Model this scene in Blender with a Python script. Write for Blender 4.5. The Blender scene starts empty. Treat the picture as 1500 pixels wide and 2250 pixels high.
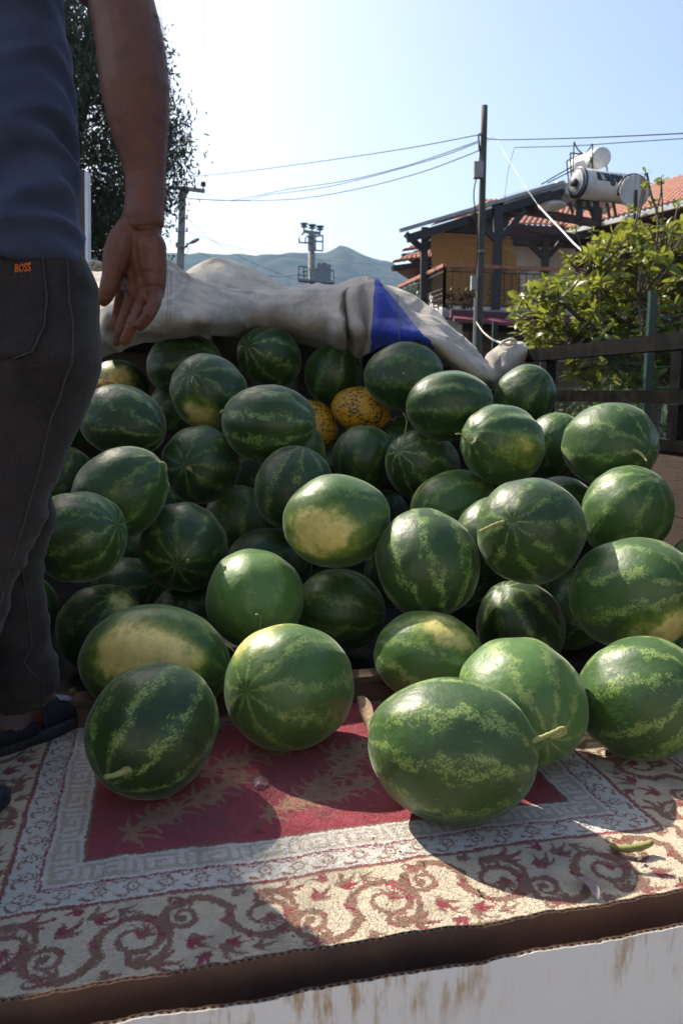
import bpy, bmesh, math, random
import numpy as np
from mathutils import Vector, Matrix, noise as mnoise
from mathutils.bvhtree import BVHTree

random.seed(4); RNG = np.random.RandomState(4)
R = math.radians
scene = bpy.context.scene
COL = scene.collection
PI = math.pi

# ------------------------------------------------------------------ camera, sky, sun, exposure
BED = 1.0                       # height of the truck bed above the road
CAMZ = BED + 0.77
PITCH = R(8.7)
FPX = 1723.0                    # focal length in pixels of the 1500x2250 photograph
cam_d = bpy.data.cameras.new('camera')
cam = bpy.data.objects.new('camera', cam_d)
COL.objects.link(cam)
cam.location = (0, 0, CAMZ)
cam.rotation_euler = (PI / 2 - PITCH, 0, 0)
cam_d.sensor_fit = 'VERTICAL'
cam_d.sensor_height = 23.5
cam_d.lens = FPX / 2250 * 23.5
cam_d.clip_start = 0.02
cam_d.clip_end = 12000
cam_d.dof.use_dof = True
cam_d.dof.focus_distance = 1.75
cam_d.dof.aperture_fstop = 5.0
scene.camera = cam

SUN_AZ, SUN_EL = R(45), R(43)   # to the left of straight ahead
SUNV = Vector((-math.sin(SUN_AZ) * math.cos(SUN_EL), math.cos(SUN_AZ) * math.cos(SUN_EL), math.sin(SUN_EL)))
world = bpy.data.worlds.new('World')
scene.world = world
world.use_nodes = True
wn = world.node_tree
bg = wn.nodes['Background']
sky = wn.nodes.new('ShaderNodeTexSky')
sky.sky_type = 'NISHITA'
sky.sun_disc = False
sky.sun_elevation = SUN_EL
sky.sun_rotation = -SUN_AZ
sky.air_density = 1.0
sky.dust_density = 3.0
sky.ozone_density = 1.0
wn.links.new(sky.outputs[0], bg.inputs[0])
bg.inputs[1].default_value = 0.108
sun_d = bpy.data.lights.new('sun', 'SUN')
sun_d.energy = 5.0
sun_d.angle = R(0.53)
sun_d.color = (1.0, 0.91, 0.76)
sun = bpy.data.objects.new('sun', sun_d)
COL.objects.link(sun)
sun.rotation_euler = SUNV.to_track_quat('Z', 'Y').to_euler()
scene.view_settings.view_transform = 'Standard'
scene.view_settings.look = 'None'
scene.view_settings.gamma = 1
scene.view_settings.exposure = 1.0
scene.view_settings.use_curve_mapping = False
scene.cycles.max_bounces = 6
scene.cycles.volume_bounces = 0
scene.cycles.use_denoising = True

# ------------------------------------------------------------------ helpers
CP, SP = math.cos(PITCH), math.sin(PITCH)

def at(px, py, Y):
    """point of the place seen at a pixel of the photograph, Y metres ahead"""
    x = (px - 750) / FPX; yd = (py - 1125) / FPX
    F = CP - yd * SP; D = SP + yd * CP
    s = Y / F
    return Vector((x * s, Y, CAMZ - D * s))

def ray(px, py):
    return (at(px, py, 1.0) - Vector((0, 0, CAMZ))).normalized()

TA = R(12.95)
EU = Vector((math.cos(TA), math.sin(TA), 0)); ET = Vector((-math.sin(TA), math.cos(TA), 0))
def tp(u, t, h):
    """truck coordinates: across, along, height above the bed"""
    return EU * u + ET * t + Vector((0, 0, BED + h))

class MB:
    def __init__(s): s.v = []; s.f = []; s.uv = None
    def add(s, vs, fs):
        b = len(s.v); s.v.extend([tuple(v) for v in vs]); s.f.extend([tuple(i + b for i in f) for f in fs]); return s
    def hexa(s, c):                      # eight corners: bottom ring 0-3, top ring 4-7
        return s.add(c, [(3, 2, 1, 0), (4, 5, 6, 7), (0, 1, 5, 4), (1, 2, 6, 5), (2, 3, 7, 6), (3, 0, 4, 7)])
    def box(s, c, size, X=(1, 0, 0), Y=(0, 1, 0), Z=(0, 0, 1)):
        c = Vector(c); X = Vector(X) * size[0] / 2; Y = Vector(Y) * size[1] / 2; Z = Vector(Z) * size[2] / 2
        return s.hexa([c - X - Y - Z, c + X - Y - Z, c + X + Y - Z, c - X + Y - Z, c - X - Y + Z, c + X - Y + Z, c + X + Y + Z, c - X + Y + Z])
    def beam(s, a, b, w, h, up=(0, 0, 1)):
        a = Vector(a); b = Vector(b); d = (b - a); L = d.length; d.normalize()
        x = d.cross(Vector(up));
        if x.length < 1e-4: x = d.cross(Vector((0, 1, 0)))
        x.normalize(); z = x.cross(d)
        return s.box((a + b) / 2, (w, L, h), x, d, z)
    def tube(s, pts, r, n=8, caps=True, flat=None):
        pts = [Vector(p) for p in pts]
        rs = r if hasattr(r, '__len__') else [r] * len(pts)
        vs = []; fs = []
        t = (pts[1] - pts[0]).normalized()
        ref = Vector((0, 0, 1)) if abs(t.z) < .9 else Vector((1, 0, 0))
        nx = t.cross(ref).normalized()
        for i, p in enumerate(pts):
            if i == 0: t = (pts[1] - p)
            elif i == len(pts) - 1: t = p - pts[i - 1]
            else: t = pts[i + 1] - pts[i - 1]
            t.normalize()
            nx = (nx - t * nx.dot(t)).normalized(); ny = t.cross(nx)
            for k in range(n):
                a = 2 * PI * k / n
                vs.append(p + (nx * math.cos(a) + ny * math.sin(a)) * rs[i])
        m = len(pts)
        for i in range(m - 1):
            for k in range(n):
                k2 = (k + 1) % n
                fs.append((i * n + k, i * n + k2, (i + 1) * n + k2, (i + 1) * n + k))
        if caps:
            fs.append(tuple(range(n))[::-1]); fs.append(tuple((m - 1) * n + k for k in range(n)))
        return s.add(vs, fs)
    def capsule(s, pts, rs, n=14):
        """rounded-end tube"""
        pts = [Vector(p) for p in pts]
        d0 = (pts[0] - pts[1]).normalized(); d1 = (pts[-1] - pts[-2]).normalized()
        P = []; Q = []
        for a in (80, 60, 35): P.append(pts[0] + d0 * rs[0] * math.sin(R(a))); Q.append(rs[0] * math.cos(R(a)))
        P += pts; Q += list(rs)
        for a in (35, 60, 80): P.append(pts[-1] + d1 * rs[-1] * math.sin(R(a))); Q.append(rs[-1] * math.cos(R(a)))
        return s.tube(P, Q, n)
    def rings(s, rg, caps=True):
        n = len(rg[0]); vs = [p for r in rg for p in r]; fs = []
        for i in range(len(rg) - 1):
            for k in range(n):
                k2 = (k + 1) % n
                fs.append((i * n + k, i * n + k2, (i + 1) * n + k2, (i + 1) * n + k))
        if caps: fs.append(tuple(range(n))[::-1]); fs.append(tuple((len(rg) - 1) * n + k for k in range(n)))
        return s.add(vs, fs)
    def grid(s, G):
        m, n = len(G), len(G[0]); vs = [p for r in G for p in r]
        return s.add(vs, [(i * n + k, i * n + k + 1, (i + 1) * n + k + 1, (i + 1) * n + k) for i in range(m - 1) for k in range(n - 1)])
    def plate(s, poly, th):
        """flat polygon given a thickness"""
        poly = [Vector(p) for p in poly]; n = len(poly)
        nr = (poly[1] - poly[0]).cross(poly[2] - poly[0]).normalized() * th
        return s.add(poly + [p + nr for p in poly], [tuple(range(n))[::-1], tuple(range(n, 2 * n))] + [(i, (i + 1) % n, n + (i + 1) % n, n + i) for i in range(n)])
    def ball(s, c, r, nu=12, nv=8):
        c = Vector(c); r = Vector(r) if hasattr(r, '__len__') else Vector((r, r, r)); rg = []
        for j in range(1, nv):
            th = PI * j / nv
            rg.append([c + Vector((r.x * math.sin(th) * math.cos(2 * PI * k / nu), r.y * math.sin(th) * math.sin(2 * PI * k / nu), -r.z * math.cos(th))) for k in range(nu)])
        return s.rings(rg)

def wloc(o):
    v = Vector((0, 0, 0))
    while o is not None: v += o.location; o = o.parent
    return v

def obj(name, mb, mat, parent=None, smooth=False, origin=None, kind=None):
    """one mesh object; coordinates are given in the world, parents are never rotated"""
    base = wloc(parent) if parent is not None else Vector((0, 0, 0))
    org = Vector(origin) if origin is not None else base
    me = bpy.data.meshes.new(name)
    if len(mb.v):
        va = np.array(mb.v, dtype=np.float64) - np.array(org)
        me.from_pydata([tuple(v) for v in va], [], mb.f) if len(mb.v) < 60000 else fast_mesh(me, va, mb.f)
    if mat is not None: me.materials.append(mat)
    if smooth: me.polygons.foreach_set('use_smooth', [True] * len(me.polygons))
    me.update()
    o = bpy.data.objects.new(name, me); COL.objects.link(o)
    o.location = org - base
    if parent is not None: o.parent = parent
    if kind: o['kind'] = kind
    return o

def fast_mesh(me, va, faces):
    fa = np.array(faces, dtype=np.int32)
    n, k = fa.shape
    me.vertices.add(len(va)); me.vertices.foreach_set('co', va.astype(np.float32).ravel())
    me.loops.add(n * k); me.loops.foreach_set('vertex_index', fa.ravel())
    me.polygons.add(n); me.polygons.foreach_set('loop_start', np.arange(0, n * k, k, dtype=np.int32))
    me.update(calc_edges=True)

def tag(o, label=None, cat=None, group=None, kind=None):
    if label: o['label'] = label
    if cat: o['category'] = cat
    if group: o['group'] = group
    if kind: o['kind'] = kind
    return o

def thing(name, loc, label, cat, group=None):
    o = bpy.data.objects.new(name, None); COL.objects.link(o); o.location = loc
    o.empty_display_size = .1
    return tag(o, label, cat, group)

def catmull(P, m):
    """smooth resampling of a list of points, m samples per span"""
    P = [Vector(p) for p in P]; out = []
    for i in range(len(P) - 1):
        p0 = P[max(i - 1, 0)]; p1 = P[i]; p2 = P[i + 1]; p3 = P[min(i + 2, len(P) - 1)]
        for k in range(m):
            t = k / m
            out.append(.5 * ((2 * p1) + (p2 - p0) * t + (2 * p0 - 5 * p1 + 4 * p2 - p3) * t * t + (3 * p1 - p0 - 3 * p2 + p3) * t ** 3))
    out.append(P[-1]); return out

# ------------------------------------------------------------------ materials
class NT:
    def __init__(s, name):
        s.m = bpy.data.materials.new(name); s.m.use_nodes = True
        s.t = s.m.node_tree; s.b = s.t.nodes['Principled BSDF']
    def n(s, typ, **kw):
        x = s.t.nodes.new(typ)
        for k, v in kw.items(): setattr(x, k, v)
        return x
    def l(s, a, b): s.t.links.new(a, b)
    def set(s, node, i, v):
        if hasattr(v, 'is_output') or isinstance(v, bpy.types.NodeSocket): s.l(v, node.inputs[i])
        else: node.inputs[i].default_value = v
    def math(s, op, a, b=None, c=None, clamp=False):
        x = s.n('ShaderNodeMath', operation=op, use_clamp=clamp); s.set(x, 0, a)
        if b is not None: s.set(x, 1, b)
        if c is not None: s.set(x, 2, c)
        return x.outputs[0]
    def vmath(s, op, a, b=None, out=0):
        x = s.n('ShaderNodeVectorMath', operation=op); s.set(x, 0, a)
        if b is not None: s.set(x, 3 if op == 'SCALE' else 1, b)
        return x.outputs[out]
    def ramp(s, v, a, b, lo=0.0, hi=1.0):
        x = s.n('ShaderNodeMapRange', interpolation_type='SMOOTHSTEP'); s.set(x, 0, v); s.set(x, 1, a); s.set(x, 2, b); s.set(x, 3, lo); s.set(x, 4, hi)
        return x.outputs[0]
    def noise(s, vec, scale, detail=4, rough=.55, dist=0, col=False):
        x = s.n('ShaderNodeTexNoise'); 
        if vec is not None: s.l(vec, x.inputs['Vector'])
        x.inputs['Scale'].default_value = scale; x.inputs['Detail'].default_value = detail
        x.inputs['Roughness'].default_value = rough; x.inputs['Distortion'].default_value = dist
        return x.outputs[1 if col else 0]
    def mix(s, f, a, b, mode='MIX'):
        x = s.n('ShaderNodeMix', data_type='RGBA', blend_type=mode); s.set(x, 0, f)
        s.set(x, 6, a if not isinstance(a, tuple) else (*a[:3], 1)); s.set(x, 7, b if not isinstance(b, tuple) else (*b[:3], 1))
        return x.outputs[2]
    def bump(s, h, strength=.3, dist=.01):
        x = s.n('ShaderNodeBump'); s.l(h, x.inputs['Height']); x.inputs['Strength'].default_value = strength; x.inputs['Distance'].default_value = dist
        s.l(x.outputs[0], s.b.inputs['Normal']); return x.outputs[0]
    def obj(s): return s.n('ShaderNodeTexCoord').outputs['Object']
    def pos(s): return s.n('ShaderNodeNewGeometry').outputs['Position']

def simple(name, c1, c2=None, scale=6, rough=.7, bump=.0, bscale=60, metal=0, spec=.5, thr=(.35, .65), stretch=None, bdist=.004, detail=5):
    t = NT(name); p = t.pos()
    if stretch: p = t.vmath('MULTIPLY', p, stretch)
    c2 = c2 or tuple(x * .75 for x in c1)
    f = t.ramp(t.noise(p, scale, detail, .62), *thr)
    t.l(t.mix(f, c1, c2), t.b.inputs['Base Color'])
    t.l(t.ramp(t.noise(p, scale * 2.3, 3), .3, .7, max(rough - .1, .05), min(rough + .1, 1)), t.b.inputs['Roughness'])
    t.b.inputs['Metallic'].default_value = metal
    t.b.inputs['Specular IOR Level'].default_value = spec
    if bump: t.bump(t.noise(p, bscale, 4), bump, bdist)
    return t.m

def melon_mat():
    t = NT('watermelon_rind'); P = t.obj()
    at_ = lambda nm, o: t.n('ShaderNodeAttribute', attribute_type='OBJECT', attribute_name=nm).outputs[o]
    seed = at_('seed', 'Fac'); lite = at_('lite', 'Fac'); psz = at_('psize', 'Fac'); pd = at_('patch', 'Vector'); cont = at_('contrast', 'Fac'); starv = at_('star', 'Fac')
    sv = t.n('ShaderNodeCombineXYZ'); t.l(seed, sv.inputs[0]); t.l(t.math('MULTIPLY', seed, 1.7), sv.inputs[1]); t.l(t.math('MULTIPLY', seed, .63), sv.inputs[2])
    Q = t.vmath('ADD', P, sv.outputs[0])
    sep = t.n('ShaderNodeSeparateXYZ'); t.l(P, sep.inputs[0])
    x, y, z = sep.outputs
    rho = t.math('SQRT', t.math('ADD', t.math('MULTIPLY', x, x), t.math('MULTIPLY', y, y)))
    ang = t.math('ARCTAN2', y, x)
    warp = t.math('SUBTRACT', t.noise(Q, 2.2, 3, .6), .5)
    warp2 = t.math('SUBTRACT', t.noise(Q, 8, 3, .6), .5)
    ph = t.math('ADD', t.math('MULTIPLY', ang, 9.0), t.math('ADD', t.math('MULTIPLY', warp, 7.0), t.math('MULTIPLY', warp2, 2.2)))
    st = t.math('COSINE', ph)
    # lacy mottling inside the light stripes
    lace = t.noise(Q, 30, 7, .76, .3)
    blot = t.noise(t.vmath('MULTIPLY', Q, (1, 1, .8)), 5.2, 4, .6)
    m = t.math('ADD', t.math('MULTIPLY', t.math('SUBTRACT', st, .40), .66), t.math('MULTIPLY', t.math('SUBTRACT', lace, .5), 3.7))
    m = t.math('ADD', m, t.math('MULTIPLY', t.math('SUBTRACT', blot, .5), 1.9))
    m = t.math('ADD', m, t.math('MULTIPLY', lite, .22))
    light = t.ramp(m, .22, .62)
    light = t.math('MULTIPLY', light, cont)
    # fine star lines meeting at both ends
    ph2 = t.math('ADD', t.math('MULTIPLY', ang, 9.0), t.math('ADD', t.math('MULTIPLY', warp, 3.0), t.math('MULTIPLY', warp2, 1.5)))
    star = t.ramp(t.math('ADD', t.math('COSINE', ph2), t.math('MULTIPLY', t.math('SUBTRACT', lace, .5), 1.2)), .55, .95)
    star = t.math('MULTIPLY', star, t.ramp(rho, .5, .16)); star = t.math('MULTIPLY', star, t.ramp(rho, .015, .05))
    light = t.math('MAXIMUM', light, t.math('MULTIPLY', star, starv))
    dark = t.mix(t.ramp(t.noise(Q, 1.6, 3), .35, .7), (.0060, .0225, .0052), (.0140, .046, .0058))
    dark = t.mix(lite, dark, (.078, .170, .040))
    mid = t.ramp(st, -.2, .9, 0, .5)
    dark = t.mix(t.math('MULTIPLY', mid, .55), dark, (.028, .085, .012))
    lcol = t.mix(t.noise(Q, 5, 2), (.115, .205, .040), (.27, .345, .11))
    c = t.mix(light, dark, lcol)
    c = t.mix(t.ramp(t.noise(Q, 70, 3), .3, .75, 0, .20), c, (.09, .16, .045))
    # cream ground spot
    nrm = t.vmath('NORMALIZE', t.vmath('MULTIPLY', P, (1, 1, .62)))
    dt = t.vmath('DOT_PRODUCT', nrm, pd, 1)
    e = t.math('ADD', dt, t.math('ADD', t.math('MULTIPLY', t.math('SUBTRACT', t.noise(Q, 2.8, 4, .6), .5), .42), t.math('MULTIPLY', t.math('SUBTRACT', lace, .5), .14)))
    k0 = t.math('SUBTRACT', 1.0, psz)
    halo = t.ramp(e, t.math('SUBTRACT', k0, .16), k0)
    c = t.mix(t.math('MULTIPLY', halo, .6), c, (.17, .24, .025))
    spot = t.ramp(e, t.math('SUBTRACT', k0, .05), t.math('ADD', k0, .10))
    sc = t.mix(t.noise(Q, 4, 4), (.54, .45, .12), (.69, .60, .25))
    scar = t.ramp(t.noise(Q, 11, 6, .7, 1.5), .64, .70)
    sc = t.mix(t.math('MULTIPLY', scar, .55), sc, (.28, .17, .06))
    c = t.mix(t.math('MULTIPLY', spot, t.ramp(t.noise(Q, 6, 5, .7), .25, .6, .62, 1)), c, sc)
    # dusty bloom, dirt and a few pale scratches
    dust = t.ramp(t.noise(Q, 2.4, 5, .65), .48, .8, 0, .09)
    c = t.mix(dust, c, (.15, .18, .09))
    W = t.n('ShaderNodeTexWave', wave_type='BANDS'); t.l(t.vmath('MULTIPLY', Q, (1, 1, .35)), W.inputs[0]); W.inputs['Scale'].default_value = 3.1; W.inputs['Distortion'].default_value = 7; W.inputs['Detail'].default_value = 2; W.inputs['Detail Scale'].default_value = .9
    scr = t.math('MULTIPLY', t.ramp(W.outputs['Fac'], .985, .999), t.ramp(t.noise(Q, 5, 2), .58, .66))
    c = t.mix(t.math('MULTIPLY', scr, .45), c, (.30, .33, .22))
    t.l(c, t.b.inputs['Base Color'])
    t.l(t.ramp(t.noise(Q, 5, 5, .65), .3, .7, .36, .52), t.b.inputs['Roughness'])
    t.b.inputs['Specular IOR Level'].default_value = .42
    t.b.inputs['Sheen Weight'].default_value = .20; t.b.inputs['Sheen Roughness'].default_value = .35; t.b.inputs['Sheen Tint'].default_value = (.85, 1.0, .8, 1)
    h = t.math('ADD', t.math('MULTIPLY', t.noise(Q, 6, 3), .6), t.math('ADD', t.math('MULTIPLY', t.noise(Q, 60, 2), .05), t.math('MULTIPLY', scar, t.math('MULTIPLY', spot, .12))))
    t.bump(h, .4, .007)
    return t.m

def cantaloupe_mat():
    t = NT('yellow_melon_rind'); P = t.obj()
    seed = t.n('ShaderNodeAttribute', attribute_type='OBJECT', attribute_name='seed').outputs['Fac']
    sv = t.n('ShaderNodeCombineXYZ'); t.l(seed, sv.inputs[0]); t.l(seed, sv.inputs[2])
    Q = t.vmath('ADD', P, sv.outputs[0])
    v = t.n('ShaderNodeTexVoronoi'); v.inputs['Scale'].default_value = 13; t.l(t.vmath('ADD', t.vmath('MULTIPLY', Q, (1, 1, .6)), t.vmath('SCALE', t.noise(Q, 11, 3, .6, 0, True), .20)), v.inputs['Vector'])
    sz = t.n('ShaderNodeSeparateColor'); t.l(v.outputs['Color'], sz.inputs[0])
    lim = t.math('MULTIPLY', t.math('POWER', sz.outputs[0], .7), t.ramp(t.noise(Q, 2.2, 2), .3, .65, .46, .82))
    sp = t.ramp(t.math('SUBTRACT', lim, v.outputs['Distance']), .0, .05)
    base = t.mix(t.noise(Q, 3, 4), (.60, .34, .013), (.49, .24, .009))
    t.l(t.mix(sp, base, (.022, .026, .010)), t.b.inputs['Base Color'])
    t.b.inputs['Roughness'].default_value = .42
    t.bump(t.math('ADD', t.noise(Q, 14, 4), t.math('MULTIPLY', sp, -.2)), .3, .008)
    return t.m
# ------------------------------------------------------------------ ground and hills
M_ground = simple('dry_asphalt', (.27, .245, .21), (.21, .19, .165), 1.5, .9, .4, 80)
g = MB()
ang = np.linspace(0, 2 * PI, 65)[:-1]
rr = [0.01, 3, 8, 20, 60, 200, 800, 2600]
g.rings([[Vector((r * math.cos(a), r * math.sin(a) + 5, 0)) for a in ang] for r in rr])
tag(obj('ground', g, M_ground), 'grey sunlit road surface under the truck', None, None, 'structure')

HILL_B = [-2.0, -1.0, -.55, -.38, -.215, -.128, -.075, -.035, -.020, -.009, -.002, .005, .016, .032, .064, .087, .145, .2, .32, .55, 1.0, 2.0]
HILL_E = [.10, .13, .15, .163, .166, .1648, .1643, .1665, .1683, .1730, .1768, .1745, .1700, .1637, .1538, .1468, .125, .105, .08, .06, .05, .04]
def hill_h(b):                    # rise of the range along its length, per metre of distance
    return np.interp(b, HILL_B, HILL_E)
M_hill = NT('scrub_hillside')
_p = M_hill.pos()
_f = M_hill.ramp(M_hill.noise(_p, .028, 6, .7), .44, .56)
_f2 = M_hill.ramp(M_hill.noise(_p, .006, 4, .6), .4, .65)
M_hill.l(M_hill.mix(_f, M_hill.mix(_f2, (.060, .060, .040), (.042, .050, .030)), (.014, .024, .014)), M_hill.b.inputs['Base Color'])
M_hill.b.inputs['Roughness'].default_value = 1
M_hill.b.inputs['Specular IOR Level'].default_value = 0
g = MB(); G = []
for i in range(60):
    q = i / 59; Y = 950 + 900 * q; row = []
    for k in range(400):
        b = -1.1 + 2.2 * k / 399; x = b * (600 + .6 * Y)
        top = hill_h(b) * 1505
        s = math.sin(min(q / .62, 1) * PI / 2) ** 1.15 if q < .62 else 1 - .5 * ((q - .62) / .38) ** 2
        zz = max(s, 0) * top + 26 * (mnoise.noise(Vector((x * .006, Y * .006, 0)))) * (1 - abs(s - .5)) * min(1, q * 4) * (1 if s < .95 else .12) + 5 * mnoise.noise(Vector((x * .03, Y * .03, 3)))
        row.append(Vector((x, Y, zz - 2)))
    G.append(row)
g.grid(G)
tag(obj('hills', g, M_hill.m, smooth=True), 'blue hazy scrub covered hill with one low peak on the horizon', None, None, 'structure')

# ------------------------------------------------------------------ truck
M_black = simple('black_painted_steel', (.013, .013, .015), (.02, .02, .022), 30, .38, .25, 140, spec=.6, bdist=.001)
_t = NT('chipped_black_paint'); _p = _t.pos()
_c = _t.ramp(_t.noise(_p, 70, 5, .75), .77, .80)
_t.l(_t.mix(_c, (.002, .002, .0025), (.42, .40, .38)), _t.b.inputs['Base Color'])
_t.l(_t.ramp(_t.noise(_p, 25, 4), .3, .7, .42, .6), _t.b.inputs['Roughness']); _t.bump(_t.noise(_p, 120, 4), .2, .001); _t.b.inputs['Specular IOR Level'].default_value = .12
M_rail = _t.m
M_board = simple('worn_brown_board', (.050, .030, .022), (.034, .021, .016), 7, .75, .3, 50, stretch=(1, 1, 4))
M_plank = simple('old_wood', (.14, .085, .05), (.07, .045, .03), 9, .8, .4, 40, stretch=(.4, .4, 3))
M_bedfloor = simple('bed_floor_steel', (.022, .019, .017), (.014, .012, .011), 6, .8, .3, 40)
M_cabpaint = simple('cab_paint', (.30, .31, .32), (.26, .27, .28), 3, .3)
M_glass = simple('dark_window_glass', (.02, .024, .028), (.03, .034, .038), 3, .06, spec=.8)
M_tyre = simple('tyre_rubber', (.02, .02, .02), (.03, .03, .03), 20, .9)
M_rim = simple('wheel_steel', (.3, .3, .3), (.2, .2, .2), 20, .45, metal=.7)
UL, UR, T0, T1 = -.62, 1.53, .87, 4.75
truck = thing('flatbed_truck', tp(.45, 2.8, 0) - Vector((0, 0, BED)), 'flatbed truck with black side rails carrying the watermelons', 'truck')
obj('bed_floor', MB().box(tp(.455, 2.81, -.05), (2.25, 3.88, .09), EU, ET), M_bedfloor, truck)
for u, nm in ((UR + .02, 'side_board'), (UL - .02, 'side_board')):
    b_ = MB()
    for k, (h0, h1) in enumerate(((-.002, .192), (.195, .389), (.392, .585))):
        obj(nm, MB().box(tp(u + random.uniform(-.002, .002), 2.8, (h0 + h1) / 2), (.03, 3.86, h1 - h0), EU, ET), M_board, truck)
    obj('rail', MB().box(tp(u, 2.8, .606), (.045, 3.86, .036), EU, ET), M_rail, truck)
    obj('rail', MB().box(tp(u, 2.8, .755), (.045, 3.86, .042), EU, ET), M_rail, truck)
    obj('rail', MB().box(tp(u, 2.8, .923), (.05, 3.86, .05), EU, ET), M_rail, truck)
    for t_ in (.9, 2.13, 2.98, 3.9, 4.68):
        for (h0, h1) in ((.626, .732), (.778, .896)):
            obj('rail_post', MB().box(tp(u, t_, (h0 + h1) / 2), (.043, .05, h1 - h0), EU, ET), M_rail, truck)
hb = obj('headboard', MB().box(tp(.455, 4.72, .5), (2.1, .04, 1.0), EU, ET), M_board, truck)
obj('headboard_frame', MB().box(tp(.455, 4.68, 1.02), (2.1, .05, .05), EU, ET), M_rail, truck)
# tailgate lowered level with the bed
obj('tailgate', MB().box(tp(.455, .60, -.035), (2.15, .46, .05), EU, ET), M_black, truck)
# cab, hidden behind the load
cab = MB(); cu = .455
prof = [(4.85, -.55), (6.45, -.55), (6.5, .05), (6.3, .35), (6.05, .95), (4.88, 1.0)]
cab.rings([[tp(cu + sx * .92, t, h) for t, h in prof] for sx in (-1, 1)])
cb = obj('cab', cab, M_cabpaint, truck)
obj('windscreen', MB().hexa([tp(cu - .8, 6.29, .40), tp(cu + .8, 6.29, .40), tp(cu + .8, 6.315, .40), tp(cu - .8, 6.315, .40), tp(cu - .75, 6.08, .90), tp(cu + .75, 6.08, .90), tp(cu + .75, 6.105, .90), tp(cu - .75, 6.105, .90)]), M_glass, cb)
for sx in (-1, 1):
    obj('side_window', MB().box(tp(cu + sx * .925, 5.5, .62), (.016, .7, .42), EU, ET), M_glass, cb)
obj('chassis', MB().box(tp(cu, 3.6, -.2), (.9, 5.4, .18), EU, ET), M_black, truck)
def disc(c, ax, r0, w, prof, n=28):
    ax = Vector(ax).normalized(); x = ax.cross(Vector((0, 0, 1))).normalized(); y = x.cross(ax)
    return MB().rings([[Vector(c) + ax * a + (x * math.cos(2 * PI * k / n) + y * math.sin(2 * PI * k / n)) * r for k in range(n)] for a, r in prof])
for t_ in (1.7, 5.6):
    for sx in (-1, 1):
        c = tp(cu + sx * .85, t_, -.58)
        w_ = obj('wheel', disc(c, EU, 0, 0, [(-.1, .26), (-.11, .36), (-.08, .41), (.08, .41), (.11, .36), (.1, .26)]), M_tyre, truck, True)
        obj('rim', disc(c, EU, 0, 0, [(-.102, .05), (-.09, .24), (-.06, .26), (.06, .26), (.09, .24), (.102, .05)]), M_rim, w_, True)
# plank across the bed that holds the pile back
pk = MB().box(tp(.18, 1.815, .026), (1.55, .028, .052), EU, ET).box(tp(.19, 1.83, .062), (1.5, .055, .018), EU, ET)
tag(obj('retaining_plank', pk, M_plank), 'low dark wooden plank lying across the bed behind the front melons', 'plank')

# ------------------------------------------------------------------ carpet
CO = at(190, 1897, 1.1932); CO.z = BED           # front left corner of the red field
def cw(u, n, h=0): return CO + EU * u + ET * n + Vector((0, 0, h))

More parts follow.
